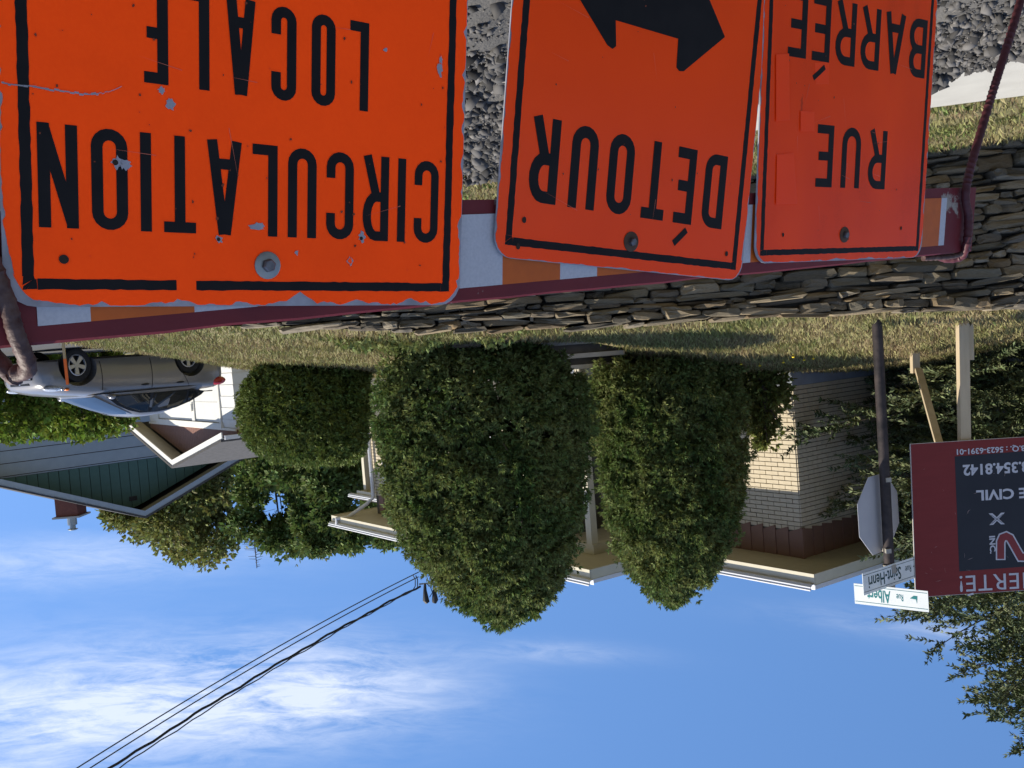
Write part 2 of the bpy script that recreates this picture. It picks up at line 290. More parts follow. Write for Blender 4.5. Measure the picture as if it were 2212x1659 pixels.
# ------------------------------------------------------------------ dry stone retaining wall
def pm_obj(name, cols, scale, rough, bump, bscale, stretch=None, spread=.45):
    m = pm(name, (.55, .54, .52), (1.3, 1.29, 1.25), scale, rough, bump, bscale, stretch=stretch, contrast=.9, chips=((1.9, 1.85, 1.6), 16, .665)); n, l = m.node_tree.nodes, m.node_tree.links
    b = n['Principled BSDF']; src = b.inputs['Base Color'].links[0].from_socket
    oi = n.new('ShaderNodeObjectInfo'); rp = n.new('ShaderNodeValToRGB'); l.new(oi.outputs['Random'], rp.inputs[0]); rp.color_ramp.interpolation = 'CONSTANT'
    e = rp.color_ramp.elements; e[0].color = (*cols[0], 1); e[1].position = 1 / len(cols); e[1].color = (*cols[1], 1)
    for i, c in enumerate(cols[2:], 2): q = e.new(i / len(cols)); q.color = (*c, 1)
    mx = n.new('ShaderNodeMixRGB'); mx.blend_type = 'MULTIPLY'; mx.inputs[0].default_value = 1; l.new(rp.outputs[0], mx.inputs[1]); l.new(src, mx.inputs[2]); l.new(mx.outputs[0], b.inputs['Base Color']); return m
m_slate = pm_obj('slate', [(0.158, 0.128, 0.084), (0.113, 0.094, 0.065), (0.188, 0.150, 0.094), (0.226, 0.159, 0.084), (0.136, 0.117, 0.082), (0.166, 0.121, 0.070), (0.143, 0.114, 0.079), (0.241, 0.188, 0.118), (0.097, 0.082, 0.058), (0.150, 0.121, 0.082), (0.181, 0.143, 0.092)], 9, .85, .012, 22, stretch=(1, 1, 3.5))
m_core = pm('wall_core', (.06, .052, .04), (.10, .085, .062), 6, .95, .02, 30)
m_mortar = pm('mortar', (.24, .20, .145), (.17, .145, .105), 9, .95, .01, 40)
WY = 10.48
def wtop(x): return lz(x, 10.95) - .02
wall = thing('stone_wall', (-1.5, WY, 0), 'retaining wall of rough grey slate stones holding up the lawn', 'stone wall')
xs = np.linspace(-13, 9, 60); b = MB()
for i in range(len(xs) - 1):
    x1, x2 = xs[i], xs[i + 1]; z1, z2 = wtop(x1) - .05, wtop(x2) - .05
    b.hexa([(x1, WY + .10, -1), (x2, WY + .10, -1), (x2, WY + .42, -1), (x1, WY + .42, -1), (x1, WY + .10, z1), (x2, WY + .10, z2), (x2, WY + .42, z2), (x1, WY + .42, z1)])
b.build('core', m_core, wall)
def stone_mesh(k):
    r = random.Random(100 + k); n = 10; e1, e2 = r.uniform(-.25, .25), r.uniform(-.25, .25); sl = r.uniform(-.12, .12); out = []
    us = [-.5, -.44, -.16, .18, .45, .5, .43, .14, -.2, -.46]; ws = [-.1, -.46, -.49, -.47, -.4, .12, .44, .5, .46, .40]
    tap = r.choice([0, 0, .25, -.25, .4, -.4])
    for u, w in zip(us, ws): u += r.uniform(-.05, .05); w = (w + r.uniform(-.07, .07)) * (1 + tap * u * 1.3 - abs(tap) * .25); out.append((u, w + sl * u))
    bul = [r.uniform(-.03, .05) for _ in out]
    v = [(u, .5, w) for u, w in out] + [(u, q_, w) for (u, w), q_ in zip(out, bul)] + [(u * r.uniform(.88, .97), -.10 + r.uniform(-.06, .06), w * r.uniform(.74, .92)) for u, w in out] + [(r.uniform(-.2, -.1), -.13 + r.uniform(-.04, .05), r.uniform(-.1, .1)), (r.uniform(.1, .2), -.13 + r.uniform(-.05, .05), r.uniform(-.1, .1))]
    f = []
    for i in range(n):
        j = (i + 1) % n; f += [(i, j, n + j, n + i), (n + i, n + j, 2 * n + j, 2 * n + i)]
        ca = 3 * n + (1 if 3 <= i <= 6 else 0); f.append((2 * n + i, 2 * n + j, ca))
    f += [(2 * n + 3, 3 * n + 1, 3 * n), (2 * n + 7, 3 * n, 3 * n + 1)]
    me = bpy.data.meshes.new('stone'); me.from_pydata(v, [], f); me.materials.append(m_slate); return me
SM = [stone_mesh(k) for k in range(22)]
m_slate2 = pm('slate_island', (.55, .54, .52), (1.3, 1.29, 1.25), 9, .85, .012, 22, stretch=(1, 1, 3.5), contrast=.9, chips=((1.9, 1.85, 1.6), 16, .665))
_t = m_slate2.node_tree; _g = _t.nodes.new('ShaderNodeNewGeometry'); _rp = _t.nodes.new('ShaderNodeValToRGB'); _mx = _t.nodes.new('ShaderNodeMixRGB'); _mx.blend_type = 'MULTIPLY'; _mx.inputs[0].default_value = 1
_e = _rp.color_ramp.elements; _e[0].color = (.095, .083, .066, 1); _e[1].color = (.215, .178, .125, 1); _b = _t.nodes['Principled BSDF']; _src = _b.inputs['Base Color'].links[0].from_socket
_t.links.new(_g.outputs['Random Per Island'], _rp.inputs[0]); _t.links.new(_rp.outputs[0], _mx.inputs[1]); _t.links.new(_src, _mx.inputs[2]); _t.links.new(_mx.outputs[0], _b.inputs['Base Color'])
def stones(x0, x1, maxn):
    base = lambda x: kerb_z(x) + .02; z = -.06; todo = []
    zmax = max(wtop(q) - base(q) for q in np.linspace(x0, x1, 20))
    while z < zmax:
        hc = RND.choice([RND.uniform(.05, .075), RND.uniform(.075, .11), RND.uniform(.10, .15)]); x = x0 - RND.uniform(0, .4)
        while x < x1:
            w = RND.choice([RND.uniform(.14, .28), RND.uniform(.26, .46), RND.uniform(.4, .78)]); xc = x + w / 2; bz = base(xc); t = wtop(xc) - bz
            zc = bz + z * (t / zmax); h = hc * (t / zmax)
            if z + hc > zmax - .03: h = max(.05, t + bz - zc + RND.uniform(-.03, .015))
            parts = [(zc + h / 2, h)] if RND.random() < .82 or h < .1 else [(zc + h * .24, h * .45), (zc + h * .74, h * .5)]
            for c, hh in parts:
                org = np.array([xc, WY + RND.uniform(-.09, .05), c + RND.uniform(-.015, .015)]); sc_ = (w * RND.uniform(.95, 1.06) * RND.choice((1, -1)), RND.uniform(.30, .42), hh * RND.uniform(.95, 1.25)); ro = (RND.uniform(-.07, .07), RND.gauss(-ROAD_S * .6 * (1 - z / zmax), .05), RND.uniform(-.09, .09))
                seen = abs(sc_[0]) * sc_[2] * (1.0 if -5.4 < xc < 1.9 else .2) * (.3 if (c < bz + .45 and xc > -2.2) else 1); todo.append((seen, RND.choice(SM), org, sc_, ro))
            x += w * .97 + RND.uniform(0, .014)
        z += hc
    todo.sort(key=lambda q_: -q_[0]); V = []; Fc = []
    for i, (_, me, org, sc_, ro) in enumerate(todo):
        if i < maxn:
            o = bpy.data.objects.new('stone', me); COL.objects.link(o); o.parent = wall; place(o, org, wall); o.scale = sc_; o.rotation_euler = ro
        else:
            Mx = Matrix.LocRotScale(Vector(org), Matrix.Rotation(0, 3, 'X').to_quaternion() @ __import__('mathutils').Euler(ro).to_quaternion(), Vector(sc_)); k0 = len(V); V += [tuple(Mx @ v.co) for v in me.vertices]; Fc += [tuple(k0 + q_ for q_ in p.vertices) for p in me.polygons]
    if V: b = MB(); b.v, b.f = V, Fc; o = b.build('stonework', m_slate2, wall); o['kind'] = 'stuff'
    return len(todo)
ns = stones(-6.0, 2.5, 298)
print('stones', ns)
# mortar smears in the upper joints
b = MB()
for i in range(46):
    x = RND.uniform(-2.6, 1.6); t = wtop(x); c = np.array([x, WY + .055, t - RND.uniform(.04, .30)]); b.box(c, (RND.uniform(.05, .16), 0, RND.uniform(-.02, .02)), (0, .05, 0), (0, 0, RND.uniform(.02, .045)))
o = b.build('mortar', m_mortar, wall); o['kind'] = 'stuff'

# ------------------------------------------------------------------ barricade: plane frame of the leaning top rail
TR = at(0, 755, 1.352); TL = at(2090, 542, 2.944)
_h = TL - TR; _h[2] = 0; _h /= np.linalg.norm(_h); _nn = np.array([_h[1], -_h[0], 0]); _nn = _nn if _nn[1] < 0 else -_nn
TILT = rad(8); E1 = -_h; E2 = np.array([0, 0, math.cos(TILT)]) - _nn * math.sin(TILT); E3 = _nn * math.cos(TILT) + np.array([0, 0, math.sin(TILT)])
def bp(a, v, o=0): return TR + E1 * a + E2 * v + E3 * o     # along the rail (0 = right end, minus = left), up, out
def bl(x, y, o=0):                                           # picture position -> (a, v) on the plane at offset o
    q = TR + E3 * o; r = ray(x, y); p = EYE + r * (((q - EYE) @ E3) / (r @ E3)) - q; return np.array([p @ E1, p @ E2])
BS = 0.0440                                                  # fall of the rail
m_red = pm('barricade_paint', (.16, .018, .022), (.125, .014, .018), 7, .55, .0015, 60, chips=((.30, .26, .21), 3.2, .665), stretch=(1, 1, 1))
m_redc = pm('barricade_paint_worn', (.17, .02, .024), (.13, .015, .02), 7, .55, .0015, 60, chips=((.33, .29, .24), 4.5, .635))
m_wht = pm('reflective_white', (.56, .555, .57), (.47, .47, .49), 190, .38, spec=.5)
m_org = pm('reflective_orange', (.62, .13, .015), (.52, .105, .014), 30, .42, spec=.3)
m_rust = pm('rusty_rebar', (.045, .016, .013), (.115, .07, .056), 46, .6, .004, 90, contrast=1.3, spec=.4)
m_rustd = pm('painted_rebar', (.055, .010, .014), (.09, .02, .022), 28, .55, .002, 80, spec=.4)
bar = thing('barricade', (bp(-1.3, 0)[0], bp(-1.3, 0)[1], 0), 'long red wooden road barricade leaning on bent rebar legs', 'barricade')
def rail(v0, v1, name, a0=.10, a1=-2.585, mat=m_red, o0=0.0, th=.04):
    b = MB(); n = 26
    for i in range(n):                                       # slightly ragged top edge
        pass
    As = np.linspace(a1, a0, n); top = [v0 + BS * a + RND.uniform(-.0015, .0015) for a in As]; bot = [v1 + BS * a + RND.uniform(-.0015, .0015) for a in As]
    fr = [bp(a, t, o0 - .003) for a, t in zip(As, top)]; tb = [bp(a, t, o0 - th) for a, t in zip(As, top)]; fb = [bp(a, t, o0) for a, t in zip(As, bot)]; bb = [bp(a, t, o0 - th) for a, t in zip(As, bot)]
    fm = [bp(a, t - .004, o0) for a, t in zip(As, top)]
    vs = fr + tb + fb + bb + fm; f = []
    for i in range(n - 1): f += [(4 * n + i, i + 1 + 4 * n, i + 1, i)[::-1], (2 * n + i, 2 * n + i + 1, 4 * n + i + 1, 4 * n + i), (i, i + 1, n + i + 1, n + i), (3 * n + i, n + i, n + i + 1, 3 * n + i + 1), (2 * n + i, 3 * n + i, 3 * n + i + 1, 2 * n + i + 1)]
    f += [(0, n, 3 * n, 2 * n, 4 * n), (n - 1, 5 * n - 1, 3 * n - 1, 4 * n - 1, 2 * n - 1)]
    b.add(vs, f); return b.build(name, mat, bar)
r1 = rail(0, -.184, 'top_rail', mat=m_redc)
r2 = rail(-.80, -.98, 'lower_rail')
cuts = [(-.049, 0), (-.119, 1), (-.269, 0), (-.37, 1), (-.515, 0), (-.612, 1), (-.757, 0), (-.855, 1), (-.997, 0), (-1.095, 1), (-1.24, 0), (-1.335, 1), (-1.48, 0), (-1.575, 1), (-1.72, 0), (-1.815, 1), (-1.96, 0), (-2.055, 1), (-2.2, 1), (-2.396, 0), (-2.425, None)]
def strips(rl, v0, v1, c):
    for (a, k), (a2, _) in zip(c[:-1], c[1:]):
        if k is None: continue
        MB().prism([bp(a, v0 + BS * a, .0004), bp(a2, v0 + BS * a2, .0004), bp(a2, v1 + BS * a2, .0004), bp(a, v1 + BS * a, .0004)], E3 * .0012).build('reflective_strip', m_org if k else m_wht, rl)
strips(r1, -.027, -.158, cuts)
# bent rebar legs: over the rail and down in front and behind, ribbed
def rebar(path, r, name, mat, dense=.0045):
    P = [np.asarray(p, float) for p in path]; out = []
    for i in range(len(P) - 1):                              # Catmull-Rom
        p0, p1, p2, p3 = P[max(i - 1, 0)], P[i], P[i + 1], P[min(i + 2, len(P) - 1)]; m = max(2, int(np.linalg.norm(p2 - p1) / dense))
        for k in range(m):
            t = k / m; out.append(.5 * ((2 * p1) + (p2 - p0) * t + (2 * p0 - 5 * p1 + 4 * p2 - p3) * t * t + (3 * p1 - p0 - 3 * p2 + p3) * t ** 3))
    out.append(P[-1]); rs = [r * (1 + .10 * (1 if i % 4 == 0 else -.3) + .03 * math.sin(i * 1.7)) for i in range(len(out))]
    b = MB().tube(out, rs, 10); return b.build(name, mat, bar, smooth=True)
def q(x, y, o): a, v = bl(x, y, o); return bp(a, v, o)
pR = [q(-260, 60, .016), q(-120, 330, .016), q(0, 610, .016), q(34, 720, .016), q(60, 790, -.005), q(38, 806, -.025), q(-10, 770, -.055), bp(.12, -.25, -.20), bp(.20, -1.50, -.62)]
rebar(pR, .0118, 'leg', m_rust)
pL = [q(2320, -420, .017), q(2205, 0, .017), q(2135, 230, .016), q(2088, 400, .0155), q(2092, 470, .0155), q(2088, 525, .015), bp(-2.545, -.098, -.012), bp(-2.50, -.105, -.06), bp(-2.44, -.20, -.10), bp(-2.42, -.42, -.16), bp(-2.40, -1.40, -.60)]
rebar(pL, .0115, 'leg', m_rustd)
lp = [q(2075, 528, -.002), bp(-2.50, -.1055, .003), bp(-2.40, -.0995, -.004)]
rebar([bp(-2.36, -.097, -.02), bp(-2.42, -.0985, -.012), bp(-2.51, -.104, -.004), bp(-2.555, -.125, .006)], .0075, 'wire_tie', m_rust)
rebar([bp(-2.30, -.35, -.065), bp(-2.315, -.30, -.055), bp(-2.33, -.25, -.06), bp(-2.36, -.22, -.08)], .009, 'wire_tie', m_rust)

# ------------------------------------------------------------------ road sign lettering (condensed highway capitals from strokes)
def arc(cx, cy, rx, ry, a0, a1, n=9): return [(cx + rx * math.cos(rad(a0 + (a1 - a0) * i / n)), cy + ry * math.sin(rad(a0 + (a1 - a0) * i / n))) for i in range(n + 1)]
def glyph(c, sx, H, T):
    """strokes of a capital in metres: sx = width unit, H = cap height, T = stroke width"""
    t = T / 2; w = T if c == 'I' else sx * {'L': .40, 'E': .40, 'T': .46, 'A': .52, 'N': .50}.get(c, .48); r = w - t; R = (w - 2 * t) / 2; m = w / 2; q = H / 2
    if c == 'I': return w, [([(m, 0), (m, H)], 0)]
    if c == 'L': return w, [([(t, H), (t, t), (w, t)], 0)]
    if c == 'E': return w, [([(w, H - t), (t, H - t), (t, t), (w, t)], 0), ([(T * .9, q), (w * .88, q)], 0)]
    if c == 'T': return w, [([(0, H - t), (w, H - t)], 0), ([(m, 0), (m, H - T * .9)], 0)]
    if c == 'A': return w, [([(t * .95, 0), (m - t * .22, H)], 0), ([(w - t * .95, 0), (m + t * .22, H)], 0), ([(w * .28, .25 * H), (w * .72, .25 * H)], 0)]
    if c == 'N': return w, [([(t, 0), (t, H)], 0), ([(r, 0), (r, H)], 0), ([(t, H * .965), (r, H * .035)], 0)]
    if c == 'U': return w, [([(t, H)] + arc(m, t + R, R, R, 180, 360) + [(r, H)], 0)]
    if c == 'O': return w, [(arc(m, H - t - R, R, R, 0, 180) + arc(m, t + R, R, R, 180, 360), 1)]
    if c == 'C': return w, [([(r, .70 * H)] + arc(m, H - t - R, R, R, 0, 180) + arc(m, t + R, R, R, 180, 360) + [(r, .30 * H)], 0)]
    if c == 'D': return w, [([(t, t), (t, H - t)] + arc(m, H - t - R, R, R, 90, 0) + arc(m, t + R, R, R, 0, -90), 1)]
    bow = lambda y0, y1, k=0: [(T * .9, y1)] + arc(m, (y0 + y1) / 2, R - k, (y1 - y0) / 2, 90, -90) + [(T * .9, y0)]
    if c == 'R': return w, [([(t, 0), (t, H)], 0), (bow(.48 * H, H - t), 0), ([(m, .46 * H), (r, 0)], 0)]
    if c == 'B': return w, [([(t, 0), (t, H)], 0), (bow(.52 * H, H - t, .02 * sx), 0), (bow(t, .515 * H), 0)]
def stroke(pts, closed, t):
    p = [np.array(pts[0], float)]
    for a in pts[1:]:
        if np.linalg.norm(np.array(a) - p[-1]) > 1e-6: p.append(np.array(a, float))
    if closed and np.linalg.norm(p[0] - p[-1]) < 1e-6: p.pop()
    n = len(p); L = []; Rr = []
    for i in range(n):
        a = p[i] - p[i - 1] if (i > 0 or closed) else p[1] - p[0]; c = p[(i + 1) % n] - p[i] if (i < n - 1 or closed) else a
        a = a / np.linalg.norm(a); c = c / np.linalg.norm(c); na = np.array([-a[1], a[0]]); nc = np.array([-c[1], c[0]]); mm = na + nc; mm /= np.linalg.norm(mm) + 1e-9
        k = t / 2 / max(.5, mm @ na); L.append(p[i] + mm * k); Rr.append(p[i] - mm * k)
    return L + Rr, [(i, (i + 1) % n, n + (i + 1) % n, n + i) for i in range(n if closed else n - 1)]
def word(text, fr, x0, x1, y0, y1, name, mat, parent, sp=.16, o=0.0, bold=.113):
    """text fitted between x0..x1 and y0 (baseline)..y1 (cap height); fr(x, y, out) -> world"""
    base = {'É': 'E'}; H = y1 - y0; T = bold * H; W = x1 - x0; sx = H
    for _ in range(30):
        tot = sum(glyph(base.get(c, c), sx, H, T)[0] for c in text) + sp * sx * (len(text) - 1); sx *= W / tot
    b = MB(); x = x0; k = 0
    for c in text:
        w, gs = glyph(base.get(c, c), sx, H, T)
        if c == 'É': gs = gs + [([(w * .22, H * 1.075), (w * .50, H * 1.165), (w * .86, H * 1.275)], 0)]
        for pts, cl in gs:
            vs, f = stroke(pts, cl, T * (.62 if pts[0][1] > H else 1)); k += 1; b.add([fr(x + q[0], y0 + q[1], o + .00006 * (k % 7)) for q in vs], f)
        x += w + sp * sx
    return b.build(name, mat, parent)
m_sign_a = pm('orange_sheeting_matt', (1.75, .115, .004), (1.6, .103, .004), 5, .55, spec=.12, contrast=.8, chips=((.55, .06, .012), 30, .70))
m_sign_b = pm('orange_sheeting_gloss', (1.28, .082, .003), (1.18, .074, .003), 4, .22, spec=.22, contrast=.8)
m_sign_c = pm('orange_sheeting_faded', (1.24, .078, .003), (1.04, .060, .003), 6, .25, spec=.22, contrast=1.1, stretch=(1, 1, .3), chips=((.7, .05, .008), 22, .69))
m_tape = pm('orange_tape', (1.28, .074, .004), (1.16, .064, .004), 8, .3, spec=.25)
def sheeting(m, fade, dots):
    t = m.node_tree; n, l = t.nodes, t.links; b = n['Principled BSDF']; src = b.inputs['Base Color'].links[0].from_socket; tcn = n.new('ShaderNodeTexCoord')
    z = n.new('ShaderNodeTexNoise'); z.inputs['Scale'].default_value = 2.3; z.inputs['Detail'].default_value = 7; z.inputs['Roughness'].default_value = .6; l.new(tcn.outputs['Object'], z.inputs['Vector'])
    v = n.new('ShaderNodeTexVoronoi'); v.inputs['Scale'].default_value = 210; l.new(tcn.outputs['Object'], v.inputs['Vector'])
    a = n.new('ShaderNodeMapRange'); l.new(z.outputs['Fac'], a.inputs[0]); a.inputs[1].default_value = .3; a.inputs[2].default_value = .7; a.inputs[3].default_value = 1 - fade; a.inputs[4].default_value = 1 + fade
    c = n.new('ShaderNodeMapRange'); l.new(v.outputs['Distance'], c.inputs[0]); c.inputs[2].default_value = .7; c.inputs[3].default_value = 1 + dots; c.inputs[4].default_value = 1 - dots
    mu = n.new('ShaderNodeMath'); mu.operation = 'MULTIPLY'; l.new(a.outputs[0], mu.inputs[0]); l.new(c.outputs[0], mu.inputs[1])
    h = n.new('ShaderNodeHueSaturation'); l.new(src, h.inputs['Color']); l.new(mu.outputs[0], h.inputs['Value']); l.new(h.outputs[0], b.inputs['Base Color'])
    w = n.new('ShaderNodeTexNoise'); w.inputs['Scale'].default_value = 3.0; w.inputs['Detail'].default_value = 4; l.new(tcn.outputs['Object'], w.inputs['Vector']); bp_ = n.new('ShaderNodeBump'); bp_.inputs['Strength'].default_value = .35; bp_.inputs['Distance'].default_value = .004; l.new(w.outputs['Fac'], bp_.inputs['Height']); l.new(bp_.outputs[0], b.inputs['Normal'])
sheeting(m_sign_a, .10, .05); sheeting(m_sign_b, .09, .03); sheeting(m_sign_c, .14, .03); sheeting(m_tape, .08, .02)
m_blk = pm('sign_black', (.008, .008, .009), (.014, .013, .013), 20, .5, spec=.15)
m_alu = pm('worn_aluminium', (.40, .40, .44), (.27, .265, .28), 26, .5, spec=.4, contrast=1.2)
m_hole = pm('bolt_hole', (.03, .022, .016), (.05, .035, .025), 60, .9)
m_zinc = pm('zinc', (.33, .35, .33), (.22, .24, .24), 40, .38, metal=.75)
m_bolt = pm('bolt_steel', (.20, .20, .21), (.10, .095, .09), 60, .45, metal=.7)
m_rwash = pm('rusty_washer', (.075, .045, .03), (.13, .085, .055), 60, .7, metal=.3)
def rrect(w, h, r, ins, n=5):
    c = [(w - r, -r, 90, 0), (w - r, -h + r, 0, -90), (r, -h + r, 270, 180), (r, -r, 180, 90)]; out = []
    for cx, cy, a0, a1 in c: out += arc(cx, cy, max(r - ins, .002), max(r - ins, .002), a0, a1, n)
    return out
def dens_poly(p, step):
    out = []
    for i in range(len(p)):
        a, c = np.array(p[i]), np.array(p[(i + 1) % len(p)]); m = max(1, int(np.linalg.norm(c - a) / step))
        for k in range(m): out.append(a + (c - a) * k / m)
    return out
class Sign:
    def __init__(s, name, tl, tr, rot, H, label, sheet, wear, o=.011, seed=1):
        s.o = o; A, B = bl(*tl, o), bl(*tr, o); s.w = float(np.linalg.norm(B - A)); s.H = H; th = rad(rot); s.ex = np.array([math.cos(th), math.sin(th)]); s.ey = np.array([-math.sin(th), math.cos(th)])
        mid = (A + B) / 2; s.tl = mid - s.ex * s.w / 2; r = random.Random(seed)
        s.root = thing(name, s.fr(s.w / 2, -H, -.002), label, 'road sign', 'orange detour signs on the barricade')
        R = .042; pl = rrect(s.w, H, R, 0); MB().prism([s.fr(x, y, -.003) for x, y in pl][::-1], E3 * .003).build('plate', m_alu, s.root)
        n_ = 0; ring = []
        c = np.array([s.w / 2, -H / 2])
        for p in dens_poly(rrect(s.w, H, R, .0), .006):
            d = wear * (max(0, fbm(np.array(p[0] * 55 + seed * 7), np.array(p[1] * 55), 3) - .38) * .022 + r.uniform(0, .0012)) + .0008
            for (wx, wy, wr, wd) in s.peel(name, seed): d = max(d, wd * max(0, 1 - math.hypot(p[0] - wx * s.w, p[1] - wy) / wr) + r.uniform(0, .0015))
            dir_ = c - p; q_ = np.array([np.sign(dir_[0]) if min(p[0], s.w - p[0]) < R else 0, np.sign(dir_[1]) if min(-p[1], H + p[1]) < R else 0], float); q_ /= np.linalg.norm(q_) + 1e-9
            ring.append(p + q_ * d)
        MB().prism([s.fr(x, y, .0002) for x, y in ring][::-1], E3 * .0006).build('sheeting', sheet, s.root)
        s.r = r
    def peel(s, name, seed):
        return {1: [(1.0, -.02, .10, .017), (.42, -.0, .035, .022), (.28, 0, .03, .010), (0.03, -.02, .05, .008), (.14, -.0, .03, .012)], 2: [(.0, -.06, .09, .006)], 3: [(1, -.02, .10, .006), (0, -.03, .06, .008), (.55, 0, .05, .006)]}[seed]
    def fr(s, x, y, o=0): a = s.tl + s.ex * x + s.ey * y; return bp(a[0], a[1], s.o + o)
    def lp(s, x, y): p = bl(x, y, s.o) - s.tl; return float(p @ s.ex), float(p @ s.ey)
    def border(s, ins, wd, gaps=()):
        A, B = rrect(s.w, s.H, .042, ins), rrect(s.w, s.H, .042, ins + wd)
        sc = lambda P, i: [(min(max(x, i), s.w - i), min(max(y, -s.H + i), -i)) for x, y in P]
        A, B = sc(rrect(s.w, s.H, .042, 0), ins), sc(rrect(s.w, s.H, .042, 0), ins + wd); b = MB(); n = len(A)
        for i in range(n):
            p, q_, u, v = (np.array(z) for z in (A[i], A[(i + 1) % n], B[i], B[(i + 1) % n])); m = max(1, int(np.linalg.norm(q_ - p) / .01))
            J = lambda: np.array([s.r.uniform(-.0007, .0007), s.r.uniform(-.0007, .0007)])
            ja = [J() for _ in range(m + 1)]; jb = [J() for _ in range(m + 1)]
            for k in range(m):
                t0, t1 = k / m, (k + 1) / m; c = p + (q_ - p) * (t0 + t1) / 2
                if any(abs(c[0] - gx) < gr and abs(c[1] - gy) < .05 for gx, gy, gr in gaps): continue
                b.add([s.fr(*z, .0012) for z in (p + (q_ - p) * t0 + ja[k], p + (q_ - p) * t1 + ja[k + 1], u + (v - u) * t1 + jb[k + 1], u + (v - u) * t0 + jb[k])], [(0, 1, 2, 3)])
        b.build('border', m_blk, s.root)
    def word(s, text, X0, X1, Yb0, Yb1, h, sp=.16, bold=.113):     # picture x of left / right end, picture y of baseline at both
        a, c = s.lp(X0, Yb0), s.lp(X1, Yb1); y0 = (a[1] + c[1]) / 2; word(text, s.fr, a[0], c[0], y0, y0 + h, 'lettering', m_blk, s.root, sp, .0013, bold)
    def blot(s, x, y, rx, ry, mat=None, name='paint_chip', o=.0019, n=19, rag=.42):
        cx, cy = s.lp(x, y); b = MB(); pts = [(cx + rx * math.cos(2 * math.pi * i / n) * s.r.uniform(1 - rag, 1 + rag), cy + ry * math.sin(2 * math.pi * i / n) * s.r.uniform(1 - rag, 1 + rag)) for i in range(n)]
        b.add([s.fr(px, py, o) for px, py in pts], [tuple(range(n))]); b.build(name, mat or m_alu, s.root)
    def poly(s, pts, mat, name, o=.0016, th=0):
        b = MB(); b.add([s.fr(*(s.lp(*p) if len(p) == 2 else p[:2]), o) for p in pts], [tuple(range(len(pts)))]); return b.build(name, mat, s.root)
    def bolt(s, x, y, rw, rb, mw):
        c = s.lp(x, y); b = MB(); n = 20
        ring = lambda r, o, n=n, ph=0: [s.fr(c[0] + r * math.cos(2 * math.pi * i / n + ph), c[1] + r * math.sin(2 * math.pi * i / n + ph), o) for i in range(n)]
        b.add(ring(rw, .001) + ring(rw, .0026) + ring(rw * .9, .0034), [(i, (i + 1) % n, n + (i + 1) % n, n + i) for i in range(n)] + [(n + i, n + (i + 1) % n, 2 * n + (i + 1) % n, 2 * n + i) for i in range(n)] + [tuple(range(2 * n, 3 * n))]); b.build('washer', mw, s.root, smooth=True)
        b = MB(); b.add(ring(rb, .003, 6, .3) + ring(rb, .010, 6, .3) + ring(rb * .78, .012, 6, .3), [(i, (i + 1) % 6, 6 + (i + 1) % 6, 6 + i) for i in range(6)] + [(6 + i, 6 + (i + 1) % 6, 12 + (i + 1) % 6, 12 + i) for i in range(6)] + [tuple(range(12, 18))]); b.build('bolt', m_bolt, s.root)
# CIRCULATION LOCALE
S1 = Sign('circulation_sign', (992, 660), (8, 662), -2.0, .75, 'chipped orange sign reading CIRCULATION LOCALE bolted to the red barricade', m_sign_a, 1.0, seed=1)
g0 = S1.lp(403, 632)
S1.border(.024, .0145, gaps=[(g0[0], g0[1], .011)])
h1 = .139; S1.word('CIRCULATION', 948, 78, 345, 270, h1, .17)
S1.word('LOCALE', 797, 308, 56, -50, h1, .30)
S1.bolt(577, 573, .0215, .0105, m_zinc)
for x, y, rx, ry in [(949, 150, .005, .014), (951, 130, .003, .006), (366, 225, .0065, .009), (348, 196, .005, .005), (252, 352, .007, .008), (270, 356, .008, .007), (556, 490, .013, .007), (780, 512, .006, .008), (472, 517, .005, .006), (640, 545, .003, .004), (832, 108, .004, .003)]: S1.blot(x, y, rx, ry)
for x, y, rr in [(137, 560, .0066), (248, 351, .004), (779, 515, .003), (471, 517, .0028)]: S1.blot(x, y, rr, rr, m_hole, 'bolt_hole', .0024, 14, .05)
S1.blot(755, 564, .0052, .0062, m_alu); S1.blot(755, 564, .0038, .0046, m_sign_a, 'sheeting_scrap', .0023)
b = MB(); pts = [(2, 178), (30, 184), (70, 188), (105, 193), (150, 200), (190, 205), (212, 203), (238, 197), (262, 186)]
for (x1, y1), (x2, y2) in zip(pts[:-1], pts[1:]):
    for k in range(4):
        t0, t1 = k / 4, (k + .97) / 4; A, B = S1.lp(x1 + (x2 - x1) * t0, y1 + (y2 - y1) * t0), S1.lp(x1 + (x2 - x1) * t1, y1 + (y2 - y1) * t1); wd = (.0028 if x1 < 200 else .0016) * RND.uniform(.5, 1.2); jt = RND.uniform(-.001, .001)
        b.add([S1.fr(A[0], A[1] - wd / 2 + jt, .0022), S1.fr(B[0], B[1] - wd / 2 + jt, .0022), S1.fr(B[0], B[1] + wd / 2 + jt, .0022), S1.fr(A[0], A[1] + wd / 2 + jt, .0022)], [(0, 1, 2, 3)])
b.build('crack', m_alu, S1.root)
# DETOUR
S2 = Sign('detour_sign', (1600, 612), (1066, 549), -5.0, .75, 'glossy orange sign reading DÉTOUR with a black arrow, hanging crooked', m_sign_b, .35, seed=2)
S2.border(.024, .015); S2.word('DÉTOUR', 1572, 1152, 340, 246, .158, .21, .142)
S2.bolt(1362, 522, .0205, .0085, m_rwash)
for x, y in [(1131, 475), (1568, 548), (1118, 532)]: S2.blot(x, y, .005, .006, m_hole, 'bolt_hole', .0021, 12, .08)
S2.poly([(1530, -4), (1565, 80), (1476, 154), (1466, 154), (1460, 146), (1464, 84), (1329, 44), (1330, 100), (1322, 106), (1311, 98), (1252, 0), (1205, -80), (1330, -170), (1480, -110)], m_blk, 'arrow')
